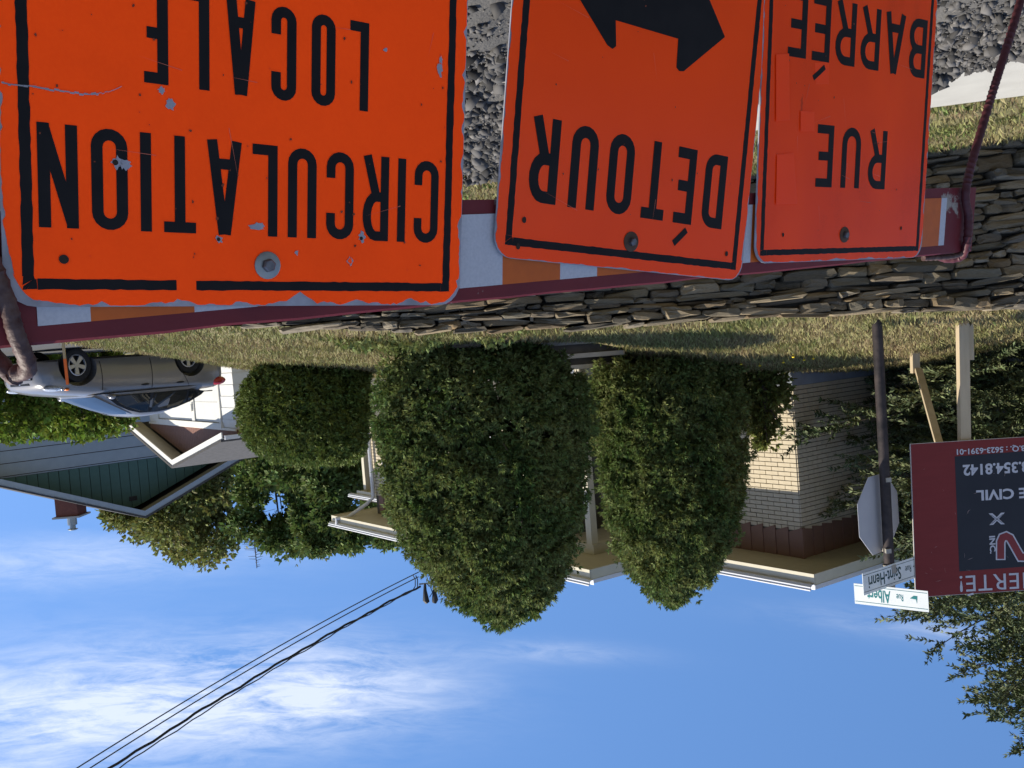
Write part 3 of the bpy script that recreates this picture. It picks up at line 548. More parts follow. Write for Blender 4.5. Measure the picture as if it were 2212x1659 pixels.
# RUE BARREE
S3 = Sign('street_closed_sign', (1990, 549), (1629, 578), 0.6, .76, 'worn orange sign reading RUE BARRÉE patched with tape, bolted to the red barricade', m_sign_c, .6, o=.012, seed=3)
S3.border(.018, .013); S3.word('RUE', 1917, 1766, 280, 272, .146, .22, .14); S3.word('BARRÉE', 2004, 1706, 38, -17, .146, .13, .14)
S3.bolt(1823, 507, .0195, .0085, m_rwash)
S3.poly([(1727, 240), (1757, 242), (1757, 284), (1727, 284)], m_tape, 'tape_patch', .0030); S3.poly([(1676, 335), (1712, 330), (1720, 440), (1674, 442)], m_tape, 'tape_patch', .0031); S3.poly([(1674, 118), (1702, 116), (1704, 260), (1674, 262)], m_tape, 'tape_patch', .0032); S3.poly([(1760, 136), (1790, 134), (1790, 182), (1762, 182)], m_tape, 'tape_patch', .0009)
for x, y in [(1690, 507), (1945, 493)]: S3.blot(x, y, .004, .005, m_hole, 'bolt_hole', .0024, 10, .2)

# ------------------------------------------------------------------ plants
m_bark = pm('bark', (.06, .045, .032), (.11, .085, .06), 14, .95, .01, 50)
m_cedar = pm('cedar_foliage', (.085, .135, .032), (.205, .225, .072), 2.0, .75, island=.5, hue=.03, trans=.28, contrast=1.3)
m_hedge = pm('hedge_foliage', (0.095, 0.142, 0.030), (0.176, 0.203, 0.051), 3.0, .75, island=.45, hue=.02, trans=.15)
m_shrub = pm('shrub_foliage', (0.126, 0.154, 0.036), (0.216, 0.216, 0.054), 3.0, .75, island=.5, hue=.03, trans=.2)
m_lime = pm('lime_foliage', (0.090, 0.150, 0.022), (0.210, 0.255, 0.030), 2.0, .75, island=.5, hue=.03, trans=.25)
m_leafd = pm('maple_foliage', (.075, .125, .03), (.15, .185, .05), .8, .75, island=.5, hue=.03, trans=.22)
m_leafy = pm('autumn_foliage', (.13, .16, .04), (.25, .235, .07), .7, .75, island=.5, hue=.035, trans=.22)
m_spruce = pm('spruce_needles', (.055, .078, .032), (.135, .145, .058), 1.2, .7, island=.5, hue=.03, contrast=1.2)
m_twig = pm('twig', (.16, .12, .08), (.22, .17, .11), 20, .9)
def unit(v): return v / (np.linalg.norm(v, axis=-1, keepdims=True) + 1e-9)
def leaflets(p, d, length, width, fan, spread, droop=0.0, face=None):
    """fans of kite-shaped leaflets at p, pointing along d"""
    n = len(p); side = unit(np.cross(d, NR.normal(size=(n, 3)) if face is None else face + NR.normal(0, .45, (n, 3)))); nrm = unit(np.cross(side, d)); V = []
    for k in range(fan):
        s = (k - (fan - 1) / 2) / max(1, (fan - 1) / 2) * spread; dd = unit(d + side * s + nrm * NR.normal(0, .25, (n, 1)) + np.array([0, 0, -droop])); L = (length * NR.uniform(.6, 1.2, n))[:, None]; w = unit(np.cross(dd, nrm + NR.normal(0, .5, (n, 3)))) * (width * NR.uniform(.7, 1.3, n))[:, None]
        V.append(np.stack([p, p + dd * L * .45 + w, p + dd * L, p + dd * L * .45 - w], 1))
    V = np.concatenate(V, 0).reshape(-1, 3); return V, np.arange(len(V), dtype=np.int32).reshape(-1, 4)
def profile_crown(prof, d, n, length, width, fan, lump=.09, lumpf=2.5, depth=.14, up=.5, squash=.9, ragged=.0, per=11, tuft=.035, tsize=.085):
    Y = np.array([p[0] for p in prof], float); C = np.array([at((p[1] + p[2]) / 2, p[0], d) for p in prof]); R = np.array([(p[2] - p[1]) / 2 / F * d for p in prof]); Z = C[:, 2]
    zz = NR.uniform(Z[0], Z[-1], n * 3); rr = np.interp(zz, Z, R); keep = NR.uniform(0, R.max() * 1.02, n * 3) < rr + .12 * R.max(); zz = zz[keep][:n]; rr = rr[keep][:n]; n = len(zz)
    th = NR.uniform(0, 2 * math.pi, n); m = n // per; k = NR.integers(0, m, n)                       # sprays gathered in tufts
    tz, tt, tr = zz[:m], th[:m], rr[:m]; off = NR.normal(0, tuft, m) - np.abs(NR.normal(0, depth, m))
    lum = 1 + lump * 2 * (fbm(tt * lumpf / 1.2 + 9, tz * lumpf, 3) - .5); rad_ = np.maximum(tr * lum + off, .05) + ragged * NR.normal(0, 1, m).clip(0, 3); cx = np.interp(tz, Z, C[:, 0])
    dr = (np.interp(tz + .05, Z, R) - np.interp(tz - .05, Z, R)) / .1
    tc_ = np.stack([cx + rad_ * np.cos(tt), d + squash * rad_ * np.sin(tt), tz], -1); nrm = unit(np.stack([np.cos(tt), np.sin(tt), -dr], -1))
    loc = unit(NR.normal(size=(n, 3))) * (tsize * NR.uniform(0, 1, n) ** .5)[:, None]; p = tc_[k] + loc - nrm[k] * tsize * .5
    dirs = unit(nrm[k] * .5 + np.array([0, 0, up]) + unit(loc) * .8 + NR.normal(0, .3, (n, 3))); V, q_ = leaflets(p, dirs, np.full(n, length), np.full(n, width), fan, .9, face=unit(nrm[k] + unit(loc) * .6)); return V, q_, C, R, Z
def evergreen(name, label, cat, prof, d, n, length, width, fan, mat, group=None, nb=14, **k):
    V, q_, C, R, Z = profile_crown(prof, d, n, length, width, fan, **k)
    if n > 10000:                                   # older foliage inside
        pr2 = [(p[0], (p[1] + p[2]) / 2 - (p[2] - p[1]) * .39, (p[1] + p[2]) / 2 + (p[2] - p[1]) * .39) for p in prof]; V2, q2 = profile_crown(pr2[:-1], d, 9000, .13, .03, 2, lump=.05, depth=.06, squash=k.get('squash', .9) * .92)[:2]; q_ = np.concatenate([q_, q2 + len(V)]); V = np.concatenate([V, V2])
    gx, gy = C[0][0], d; gz = lz(gx, gy)
    root = thing(name, (gx, gy, gz), label, cat, group); np_mesh('crown', V, q_, mat, root); b = MB(); top = C[-2]
    b.tube([(gx, gy, gz - .15), (gx, gy, gz + .5), (top[0], d, top[2])], [.09, .075, .02], 8)
    b.build('trunk', m_bark, root, smooth=True)
    for i in range(nb):
        t = RND.uniform(.1, .8); z = Z[0] + (Z[-1] - Z[0]) * t; a = RND.uniform(0, 6.28); r = np.interp(z, Z, R) * RND.uniform(.6, .85); c = np.interp(z, Z, C[:, 0])
        MB().tube([(gx + (c - gx) * t, d, z - .25), (c + r * .6 * math.cos(a), d + r * .5 * math.sin(a), z), (c + r * math.cos(a), d + r * .85 * math.sin(a), z + .18)], [.022, .014, .005], 5).build('limb', m_bark, root, smooth=True)
    return root
evergreen('cedar_tree', 'largest clipped cedar, a broad egg-shaped tree just behind the stone wall', 'cedar', [(742, 862, 1110), (775, 825, 1215), (830, 808, 1262), (900, 803, 1280), (1000, 812, 1277), (1100, 845, 1268), (1200, 885, 1246), (1270, 952, 1222), (1320, 1012, 1175), (1356, 1062, 1105)], 12.05, 46000, .062, .0085, 5, m_cedar, 'cedars on the lawn', lump=.10, depth=.12, tuft=.05, ragged=.010, squash=.62, per=14, tsize=.08)
evergreen('cedar_tree', 'tall narrow clipped cedar standing in front of the cream brick corner', 'cedar', [(768, 1300, 1545), (800, 1275, 1592), (860, 1262, 1606), (950, 1274, 1614), (1050, 1300, 1612), (1130, 1312, 1600), (1200, 1335, 1572), (1260, 1378, 1538), (1308, 1425, 1480)], 13.6, 40000, .064, .0088, 5, m_cedar, 'cedars on the lawn', lump=.09, depth=.12, tuft=.05, ragged=.010, squash=.8, per=14, tsize=.08)
evergreen('round_hedge', 'low rounded clipped green hedge between the big cedar and the garage', 'hedge', [(782, 560, 760), (808, 532, 792), (860, 514, 803), (920, 520, 803), (958, 545, 800), (985, 592, 790), (1003, 655, 762)], 17.0, 21000, .068, .012, 4, m_hedge, lump=.05, depth=.08, tuft=.03, per=8)
evergreen('loose_shrub', 'loose yellow green shrub against the cream brick wall', 'shrub', [(790, 1600, 1690), (835, 1582, 1712), (880, 1590, 1700), (925, 1612, 1692), (966, 1632, 1664)], 14.3, 1600, .085, .020, 4, m_shrub, lump=.2, depth=.2, nb=8, ragged=.08, squash=.55, per=6)
evergreen('bushy_hedge', 'bushy yellow green hedge behind the car, in front of the grey house', 'hedge', [(770, -170, 130), (830, -190, 150), (900, -190, 150), (935, -160, 120), (956, -100, 60)], 24.0, 8000, .14, .04, 3, m_lime, 'bushes behind the car', lump=.16, depth=.15, tuft=.09, tsize=.2, per=9)
evergreen('bushy_hedge', 'shorter bushy green hedge beside the garage eave, behind the car bonnet', 'hedge', [(770, 90, 270), (840, 70, 290), (900, 60, 290), (930, 90, 275), (945, 130, 240)], 25.6, 6000, .14, .04, 3, m_lime, 'bushes behind the car', lump=.16, depth=.15, tuft=.09, tsize=.2, per=9)

def broadleaf(name, label, X, d, Ytop, half_w, mat, n=9000, leaf=.15, seed=1, group='trees behind the garage', white=0):
    r = np.random.default_rng(seed); base = at(X, 800, d); gx = base[0]; gz = lz(gx, min(d, 43)); zt = at(X, Ytop, d)[2]; H = zt - gz; hw = half_w / F * d
    root = thing(name, (gx, d, gz), label, 'tree', group); m = 26
    cz = r.uniform(.28, .93, m); ca = r.uniform(0, 6.28, m); cr_ = np.sqrt(r.uniform(0, 1, m)) * np.sqrt(np.clip(1 - ((cz - .55) / .46) ** 2, .05, 1)); cen = np.stack([gx + hw * .85 * cr_ * np.cos(ca), d + hw * .8 * cr_ * np.sin(ca), gz + H * cz], -1); crad = hw * r.uniform(.28, .46, m)
    cen[:, 2] = np.minimum(cen[:, 2], gz + H - crad * .7)
    k = r.integers(0, m, n); v = unit(r.normal(size=(n, 3))); rr = crad[k] * r.uniform(.35, 1.0, n) ** .5 * (1 + .18 * r.normal(size=n)); p = cen[k] + v * rr[:, None] * np.array([1, 1, .8])
    V, q_ = leaflets(p, unit(v + np.array([0, 0, -.2]) + NR.normal(0, .5, (n, 3))), np.full(n, leaf), np.full(n, leaf * .28), 2, .9); np_mesh('crown', V, q_, mat, root)
    bm_ = pm('pale_bark', (.30, .28, .25), (.20, .19, .17), 5, .9) if white else m_bark
    MB().tube([(gx, d, gz - .2), (gx + .1, d, gz + H * .3), (gx + .2 * (r.uniform() - .5), d, gz + H * .8)], [.16, .12, .03], 8).build('trunk', bm_, root, smooth=True)
    for i in range(9):
        c = cen[i]; z0 = gz + H * r.uniform(.15, .5); MB().tube([(gx, d, z0), ((gx + c[0]) / 2, (d + c[1]) / 2, (z0 + c[2]) / 2 + .1), tuple(c)], [.07, .045, .015], 6).build('limb', bm_, root, smooth=True)
    return root
broadleaf('maple_tree', 'yellowing leafy tree with thin pale trunks behind the garage ridge', 400, 50, 1222, 140, m_leafy, 17000, .27, 3, white=1)
broadleaf('maple_tree', 'small yellow green tree just beside the grey house gable', 275, 54, 1168, 85, m_leafy, 9000, .27, 5, white=1)
broadleaf('maple_tree', 'dense dark green tree between the garage and the brick house', 570, 46, 1208, 110, m_leafd, 19000, .26, 8)
broadleaf('maple_tree', 'rounded green tree behind the white downspout of the brick house', 690, 44, 1200, 100, m_leafd, 17000, .26, 13)
broadleaf('maple_tree', 'distant green tree whose top just clears the long gutter', 800, 48, 1190, 80, m_leafd, 9000, .26, 21)
broadleaf('maple_tree', 'distant tree tip showing above the brick house gutter beside the second cedar', 1580, 30, 1262, 60, m_leafd, 2500, .17, 24)
# bare conifer tip
c = at(548, 1150, 52); root = thing('dead_conifer', (c[0], 52, lz(c[0], 43)), 'bare dead conifer tip sticking up above the green trees', 'tree'); zt = at(548, 1228, 52)[2]
MB().tube([(c[0], 52, lz(c[0], 43) - .2), (c[0], 52, zt)], [.12, .02], 6).build('trunk', m_bark, root); b = MB()
for i in range(40):
    z = zt - .08 - i * .08; a = RND.uniform(0, 6.28); L = .2 + .03 * i; b.tube([(c[0], 52, z), (c[0] + L * math.cos(a), 52 + L * math.sin(a), z - L * .15)], [.016, .008], 4)
b.build('twigs', m_bark, root)

def spruce(name, label, x, y, zt, Rb, seed, clip=None, cam_bias=0):
    r = np.random.default_rng(seed); gz = lz(x, y); H = zt - gz; root = thing(name, (x, y, gz), label, 'spruce', 'spruces beside the brick house')
    MB().tube([(x, y, gz - .2), (x, y, gz + H * .5), (x, y, zt)], [.15, .09, .01], 8).build('trunk', m_bark, root, smooth=True)
    P = []; D = []; S = []; nb = 0; z = gz + .12; wood = MB()
    while z < zt - .15:
        t = (z - gz) / H; R = Rb * (1 - t) ** .85; k = 9 if t < .55 else (7 if t < .8 else 5); a0 = r.uniform(0, 6.28)
        for i in range(k):
            a = a0 + 2 * math.pi * i / k + r.normal(0, .18); L = R * r.uniform(.72, 1.1); dirx = np.array([math.cos(a), math.sin(a), 0]); side = np.array([-dirx[1], dirx[0], 0])
            if clip is not None: L = min(L, clip(x, y, dirx))
            if L < .15 or (dirx[1] > .35 and r.uniform() < .5): continue
            rise = .18 - .35 * (1 - t); m = 12; u = np.linspace(0, 1, m); pts = np.array([x, y, z]) + dirx * (L * u)[:, None] + np.array([0, 0, 1.0]) * ((rise * u + .22 * u * u) * L)[:, None]
            wood.tube(pts[::3].tolist() + [pts[-1].tolist()], np.linspace(.022, .004, len(pts[::3]) + 1), 5, cap=False)
            ntw = int(8 + L * 9)
            for j in range(ntw):
                q_ = r.uniform(.22, 1.0) ** .8; pp = pts[0] + (pts[-1] - pts[0]) * 0; pp = np.array([np.interp(q_, u, pts[:, 0]), np.interp(q_, u, pts[:, 1]), np.interp(q_, u, pts[:, 2])]); sg = 1 if j % 2 else -1; tl = L * (.42 - .30 * q_) * r.uniform(.6, 1.15) + .06
                td = dirx * .75 + side * sg * r.uniform(.5, 1.1) + np.array([0, 0, r.uniform(-.45, .25)]); td /= np.linalg.norm(td); ns_ = max(2, int(tl / .05))
                for w in range(ns_): P.append(pp + td * tl * (w / ns_)); D.append(td); S.append(1)
            for w in range(5): P.append(pts[-1] - dirx * .05 * w); D.append(dirx + np.array([0, 0, .2]))
        z += .20 * (1 - .35 * t) * r.uniform(.8, 1.2)
    P = np.array(P); D = unit(np.array(D)); V, q_ = leaflets(P, unit(D + NR.normal(0, .15, P.shape)), np.full(len(P), .085), np.full(len(P), .0125), 4, .9)
    np_mesh('crown', V, q_, m_spruce, root); o = wood.build('branches', m_bark, root); print(name, len(q_)); return root

# ------------------------------------------------------------------ brick house
HA = rad(36); ES = np.array([math.sin(HA), math.cos(HA), 0]); EN = np.array([math.cos(HA), -math.sin(HA), 0]); EZ = np.array([0, 0, 1.0])
HC = at(1722, 1000, 14.6); HC[2] = 0
zf, zb, zs = at(1721, 834, 14.6)[2], at(1725, 1149, 14.6)[2], at(1730, 1206, 14.6)[2]
OV = .72
def hp(s, n, z): return HC + ES * s + EN * n + EZ * z
def hbox(b, s0, s1, n0, n1, z0, z1, P=None):
    P = P or hp; return b.hexa([P(s0, n0, z0), P(s0, n1, z0), P(s1, n1, z0), P(s1, n0, z0), P(s0, n0, z1), P(s0, n1, z1), P(s1, n1, z1), P(s1, n0, z1)][::1] if True else None)
def hb(s0, s1, n0, n1, z0, z1, P=None): return hbox(MB(), s0, s1, n0, n1, z0, z1, P)
m_mort = pm('dark_mortar', (.10, .095, .085), (.13, .12, .105), 20, .95)
m_brick = pm('cream_brick', (.60, .515, .375), (.53, .45, .32), 14, .8, .0015, 90, island=.0)
m_found = pm('grey_foundation', (.30, .33, .38), (.25, .27, .31), 5, .85, .003, 50)
m_brown = pm('brown_siding', (.22, .125, .092), (.19, .105, .08), 4, .6)
m_white = pm('white_metal', (.74, .74, .76), (.68, .68, .70), 6, .45)
m_cream = pm('cream_paint', (.62, .57, .44), (.56, .51, .39), 5, .6)
m_soffit = pm('soffit', (.54, .49, .38), (.48, .43, .33), 9, .75)
m_roof = pm('shingles', (.05, .048, .047), (.085, .08, .078), 10, .95, .006, 60)
m_pane = pm('window_glass', (.02, .025, .03), (.03, .035, .04), 3, .05, spec=.8)
m_blind = pm('blind', (.34, .36, .34), (.28, .30, .29), 2, .7, stretch=(1, 1, 14))
house = thing('brick_house', hp(0, 0, zf - .2), 'cream brick bungalow with brown upper panels behind the cedars', 'house')
wl_ = hb(.006, 8.2, -8.5, -.006, zf, zs + .05).build('wall', m_mort, house)
wl2 = hb(4.4, 10.05, .0, 1.64, .9, zs + .04).build('wall', m_mort, house)
hb(-.012, 8.2, -8.6, .012, .8, zf - .004).build('foundation', m_found, house)
BL, BH, J = .233, (zb - zf) / 32, .011
def brick_mesh(L):
    b = MB(); hbox(b, 0, L - J, -.006, .012, 0, BH - J, lambda s, n, z: np.array([s, n, z])); me = bpy.data.meshes.new('brick'); me.from_pydata(b.v, [], b.f); me.materials.append(m_brick); return me
def brick_run(par, P, dirv, rotz, length, indiv, nrow, off=0.0, mats=None):
    full = brick_mesh(BL); half = brick_mesh(BL / 2); rest = MB(); R3 = np.array([[math.cos(rotz), -math.sin(rotz), 0], [math.sin(rotz), math.cos(rotz), 0], [0, 0, 1]]); cnt = 0
    for r_ in range(nrow):
        s = 0.0; k = 0
        while s < length - .02:
            L = BL / 2 if (k == 0 and r_ % 2) else BL
            if s < indiv:
                o = bpy.data.objects.new('brick', half if L < BL else full); COL.objects.link(o); o.parent = par; place(o, P + dirv * s + EZ * (r_ * BH), par); o.rotation_euler = (0, 0, rotz); o.scale = (1, RND.uniform(.8, 1.15), 1); cnt += 1
            else:
                L2 = min(L, length - s); q_ = [np.array(v) for v in brick_mesh.cache(L2)]; rest.add([P + dirv * s + EZ * (r_ * BH) + R3 @ v for v in q_], brick_mesh.faces)
            s += L; k += 1
    if rest.v: o = rest.build('brickwork', m_brick, par); o['kind'] = 'stuff'
    return cnt
def _cache(L):
    b = MB(); hbox(b, 0, L - J, -.006, .012, 0, BH - J, lambda s, n, z: np.array([s, n, z])); brick_mesh.faces = b.f; return b.v
brick_mesh.cache = _cache; _cache(.2)
rz_f = math.atan2(ES[1], ES[0])                    # local x along ES; local y then points to -EN
# front face: local y must point to +EN -> mirror by running from the far end
def face(par, start, d, out, length, indiv, nrow): # place bricks along d with outward normal out
    rz = math.atan2(d[1], d[0]); left = np.array([-d[1], d[0], 0])
    return brick_run(par, start, d, rz, length, indiv, nrow) if left @ out > 0 else None
# run directions chosen so that (d rotated +90 deg) points outwards
L1 = 3.85; i1 = 1.70
def face2(par, start, d, out, length, indiv, nrow):
    # same, walking away from the corner with the brick mesh flipped about its length
    full = brick_mesh(BL); half = brick_mesh(BL / 2); rz = math.atan2(-d[1], -d[0]); rest = MB(); c, s_ = math.cos(rz), math.sin(rz); R3 = np.array([[c, -s_, 0], [s_, c, 0], [0, 0, 1]]); n = 0
    for r_ in range(nrow):
        s = 0.0; k = 0
        while s < length - .02:
            L = BL / 2 if (k == 0 and r_ % 2) else BL
            L2 = min(L, length - s); org = start + d * (s + L2) + EZ * (r_ * BH)
            if s < indiv and L2 == L:
                o = bpy.data.objects.new('brick', half if L < BL else full); COL.objects.link(o); o.parent = par; place(o, org, par); o.rotation_euler = (0, 0, rz); o.scale = (1, RND.uniform(.8, 1.15), 1); n += 1
            else: rest.add([org + R3 @ np.array(v) for v in _cache(L2)], brick_mesh.faces)
            s += L; k += 1
    if rest.v: o = rest.build('brickwork', m_brick, par); o['kind'] = 'stuff'
    return n
c1 = face2(wl_, hp(0, 0, zf), ES, EN, L1, i1, 32) if np.array([ES[1], -ES[0], 0]) @ EN > 0 else face(wl_, hp(0, 0, zf), ES, EN, L1, i1, 32)
c2 = face(wl_, hp(0, 0, zf), -EN, -ES, 4.6, .30, 32) if np.array([EN[1], -EN[0], 0]) @ -ES > 0 else face2(wl_, hp(0, 0, zf), -EN, -ES, 4.6, .30, 32)
print('bricks', c1, c2)
face2(wl2, hp(4.4, 1.646, zb - 25 * BH), ES, EN, 5.65, 0, 25)
# brown upper panels, each leaning a little over its neighbour
for k in range(16):
    s0 = k * .24 - .01; b = MB(); t0, t1 = .030, .018
    if s0 < 3.9: b.hexa([hp(s0, .0, zb - .055), hp(s0, t0, zb - .055), hp(s0 + .238, t1, zb + .02), hp(s0 + .238, .0, zb + .02), hp(s0, 0, zs + .03), hp(s0, t0, zs + .03), hp(s0 + .238, t1, zs + .03), hp(s0 + .238, 0, zs + .03)]); b.build('siding_panel', m_brown, house)
for k in range(20):
    n0 = -k * .24 + .01; b = MB(); b.hexa([hp(0, n0, zb - .05), hp(0, n0 - .238, zb - .01), hp(-.018, n0 - .238, zb - .01), hp(-.030, n0, zb - .05), hp(0, n0, zs + .03), hp(0, n0 - .238, zs + .03), hp(-.018, n0 - .238, zs + .03), hp(-.030, n0, zs + .03)]); b.build('siding_panel', m_brown, house)
for k in range(23):
    s0 = 4.4 + k * .24; b = MB(); b.hexa([hp(s0, 1.64, zb - .06), hp(s0, 1.672, zb - .06), hp(s0 + .238, 1.658, zb), hp(s0 + .238, 1.64, zb), hp(s0, 1.64, zs + .03), hp(s0, 1.672, zs + .03), hp(s0 + .238, 1.658, zs + .03), hp(s0 + .238, 1.64, zs + .03)]); b.build('siding_panel', m_brown, house)
hb(-.045, .0, -.03, .045, zb - .06, zs + .02).build('corner_trim', m_brown, house)
# soffits, fascias, gutters
PS, PE, PN = 2.08, 10.8, 1.65 + OV
hb(-OV, 8.6, -9.2, OV, zs, zs + .02).build('soffit', m_soffit, house); hb(PS, PE, OV + .002, PN, zs + .001, zs + .021).build('soffit', m_soffit, house)
FH = .17
for (a0, a1, n0, n1) in [(-OV - .02, PS - .003, OV, OV + .02), (-OV - .022, -OV - .001, -9.2, OV - .003), (PS - .02, PE, PN, PN + .02), (PS - .022, PS - .001, OV + .025, PN - .003), (PE + .001, PE + .022, -2, PN)]: hb(a0, a1, n0, n1, zs - .012, zs + FH).build('fascia', m_cream, house)
def gutter(p0, p1, out, top=True):
    d = p1 - p0; L = np.linalg.norm(d); d /= L; b = MB(); pr = [(0, 0), (.055, 0), (.085, .03), (.085, .062), (.10, .066), (.10, .082), (.092, .082), (.088, .07), (.072, .07), (.072, .036), (.05, .012), (.004, .012), (0, .085)]
    A = [p0 + out * (q_[0] + .001) + EZ * q_[1] for q_ in pr]; B = [p1 + out * (q_[0] + .001) + EZ * q_[1] for q_ in pr]; n = len(pr); b.add(A + B, [(i, (i + 1) % n, n + (i + 1) % n, n + i) for i in range(n)] + [tuple(range(n))[::-1], tuple(range(n, 2 * n))]); b.build('gutter', m_white, house)
gz_ = zs + FH - .05
gutter(hp(-OV - .02, OV + .02, gz_), hp(PS - .15, OV + .02, gz_), EN); gutter(hp(PS - .1, PN + .02, gz_), hp(PE, PN + .02, gz_), EN)
hb(-OV - .03, -OV - .023, -9.2, OV + .02, zs + FH - .03, zs + FH + .03).build('roof_edge', m_white, house); hb(PS - .03, PS - .023, OV + .13, PN + .02, zs + FH - .03, zs + FH + .03).build('roof_edge', m_white, house)
def hip(s0, s1, n0, n1, z, rise, name='roof'):
    b = MB(); w = (n1 - n0) / 2; nm = (n0 + n1) / 2; a, c = s0 + w, s1 - w
    if a > c: a = c = (s0 + s1) / 2
    b.add([hp(s0, n0, z), hp(s1, n0, z), hp(s1, n1, z), hp(s0, n1, z), hp(a, nm, z + rise), hp(c, nm, z + rise)], [(0, 1, 5, 4), (1, 2, 5), (2, 3, 4, 5), (3, 0, 4), (3, 2, 1, 0)]); b.build(name, m_roof, house)
hip(-OV - .01, 9.5, -9.2, OV + .01, zs + FH + .02, .9); hip(PS, PE, -6, PN, zs + FH + .03, .75)
# porch under the overhanging corner
hb(2.86, 2.99, 1.50, 1.63, .9, zs - .10).build('column', m_cream, house); hb(2.82, 4.4, 1.49, 1.64, zs - .16, zs - .002).build('porch_beam', m_cream, house); hb(2.83, 2.98, .03, 1.48, zs - .16, zs - .002).build('porch_beam', m_cream, house)
hb(2.86, 4.4, .04, 1.6, 1.2, zf - .05).build('porch_floor', m_found, house)
def window(s0, s1, n, z0, z1, par, mat_in=m_pane, P=hp):
    b = MB(); t = .07
    for a, c, e, f_ in ((s0, s1, z1 - t, z1), (s0, s1, z0, z0 + t), (s0, s0 + t, z0 + t + .001, z1 - t - .001), (s1 - t, s1, z0 + t + .001, z1 - t - .001)): hbox(b, a, c, n, n + .05, e, f_, P)
    w = b.build('window', m_white, par); hb(s0 + t * .9, s1 - t * .9, n + .004, n + .02, z0 + t * .9, z1 - t * .9, P).build('pane', mat_in, w); return w
window(1.95, 3.5, .012, zf + .95, zb - .10, house); window(7.9, 9.55, 1.66, zb - 1.45, zb - .05, house, m_blind); window(5.2, 6.8, 1.66, zb - 1.45, zb - .05, house)
hb(3.62, 4.38, .013, .05, zf, zf + 2.0).build('door', m_cream, house)
# downspout
gx_ = hp(PE - .35, PN + .07, gz_); wx_ = hp(10.0, 1.74, zs - .25); b = MB().tube([gx_ + EZ * .02, gx_ - EZ * .10, gx_ * .7 + wx_ * .3 - EZ * .0, gx_ * .2 + wx_ * .8 - EZ * .06, wx_ - EZ * .12, np.array([wx_[0], wx_[1], 1.6])], .042, 8); b.build('downspout', m_white, house, smooth=True)
# lower side roof past the far corner
zl = zs - .22
hb(10.07, 12.3, -1.6, .95, zl, zl + .02).build('soffit', m_soffit, house); hb(10.07, 12.3, .95, .97, zl - .02, zl + .13).build('fascia', m_cream, house); gutter(hp(10.07, .97, zl + .06), hp(12.6, .97, zl + .06), EN); hb(10.07, 12.5, -1.6, 1.0, zl + .145, zl + .19).build('side_roof', m_roof, house)
hb(12.0, 12.12, .75, .87, 1.2, zl - .001).build('column', m_cream, house)

# service mast with weatherheads behind the big cedar, and the wires to the pole
m_mast = pm('mast_metal', (.30, .31, .33), (.22, .23, .25), 10, .5, metal=.4); m_dark = pm('black_rubber', (.018, .018, .02), (.028, .028, .03), 20, .55); m_wire = pm('wire', (.06, .065, .07), (.09, .095, .10), 20, .5)
MD = 16.8; mt = at(930, 1288, MD); mast = thing('service_mast', (mt[0], MD, zs), 'electric service mast with two weatherheads above the roof behind the big cedar', 'service mast')
MB().tube([(mt[0] - .05, MD, zs + .15), (mt[0] - .05, MD, mt[2] - .25)], .035, 8).build('pole', m_mast, mast, smooth=True)
for X in (940, 920):
    p = at(X, 1296, MD); lo = at(X - 2, 1262, MD)
    MB().tube([lo, at(X - 2, 1275, MD), p, at(X + (4 if X < 930 else -2), 1302, MD)], [.022, .03, .055, .038], 10).build('weatherhead', m_dark, mast, smooth=True)
    MB().tube([at(X + 8, 1290, MD), at(X + 14, 1280, MD), at(X + 10, 1268, MD), at(X + 3, 1262, MD)], .008, 6).build('drip_loop', m_dark, mast, smooth=True)
hbx = MB(); a_, c_ = at(945, 1258, MD), at(905, 1262, MD); hbx.tube([a_, c_], .014, 6); hbx.build('bracket', m_mast, mast)
PX = np.array([11.6, 9.0]); pz = 8.6
m_pole = pm('pole_wood', (.13, .10, .075), (.19, .15, .115), 3, .9, .004, 30, stretch=(6, 6, .6))
pole = thing('utility_pole', (PX[0], PX[1], road_z(9.0)), 'weathered wooden utility pole carrying the service wires', 'utility pole'); MB().tube([(PX[0], PX[1], -.3), (PX[0], PX[1], 9.3)], [.16, .11], 12).build('pole', m_pole, pole, smooth=True); MB().box((PX[0], PX[1] - .13, 8.9), (.9, 0, 0), (0, .05, 0), (0, 0, .06)).build('crossarm', m_pole, pole)
ends = [((892, 1240), (194, 1659)), ((892, 1250), (222, 1659)), ((896, 1270), (266, 1659)), ((896, 1272), (284, 1659))]
names = ['thin service wire, uppermost of the bundle to the roof mast', 'thin service wire, second of the bundle to the roof mast', 'thick twisted black service cable running to the roof mast', 'slack thin wire wound beside the thick twisted cable']
for i, ((x1, y1), (x2, y2)) in enumerate(ends):
    P0 = at(x1 + 12, y1 - 4, MD); P1 = at(x2, y2, 12.2); P2 = P1 + (P1 - P0) * .35; P2[2] += .02; pts = []; n = 60
    for k in range(n + 1):
        t = k / n; p = P0 + (P2 - P0) * t; p[2] -= .16 * 4 * t * (1 - t) * .9
        if i >= 2: w = 7.5 * 2 * math.pi * t * 2.2 + (0 if i == 2 else math.pi); p = p + np.array([0, 0, .008 * math.sin(w) + .006 * math.sin(w * .37 + 1)]) * (1 if i == 2 else .9)
        pts.append(p)
    pts.append(np.array([PX[0] + (i - 1.5) * .25, PX[1] - .13, 8.97])); b = MB().tube(pts, .017 if i == 2 else .0085, 6); o = b.build('service_wire', m_dark if i == 2 else m_wire, smooth=True); tag(o, names[i], 'wire', 'wires to the roof mast')
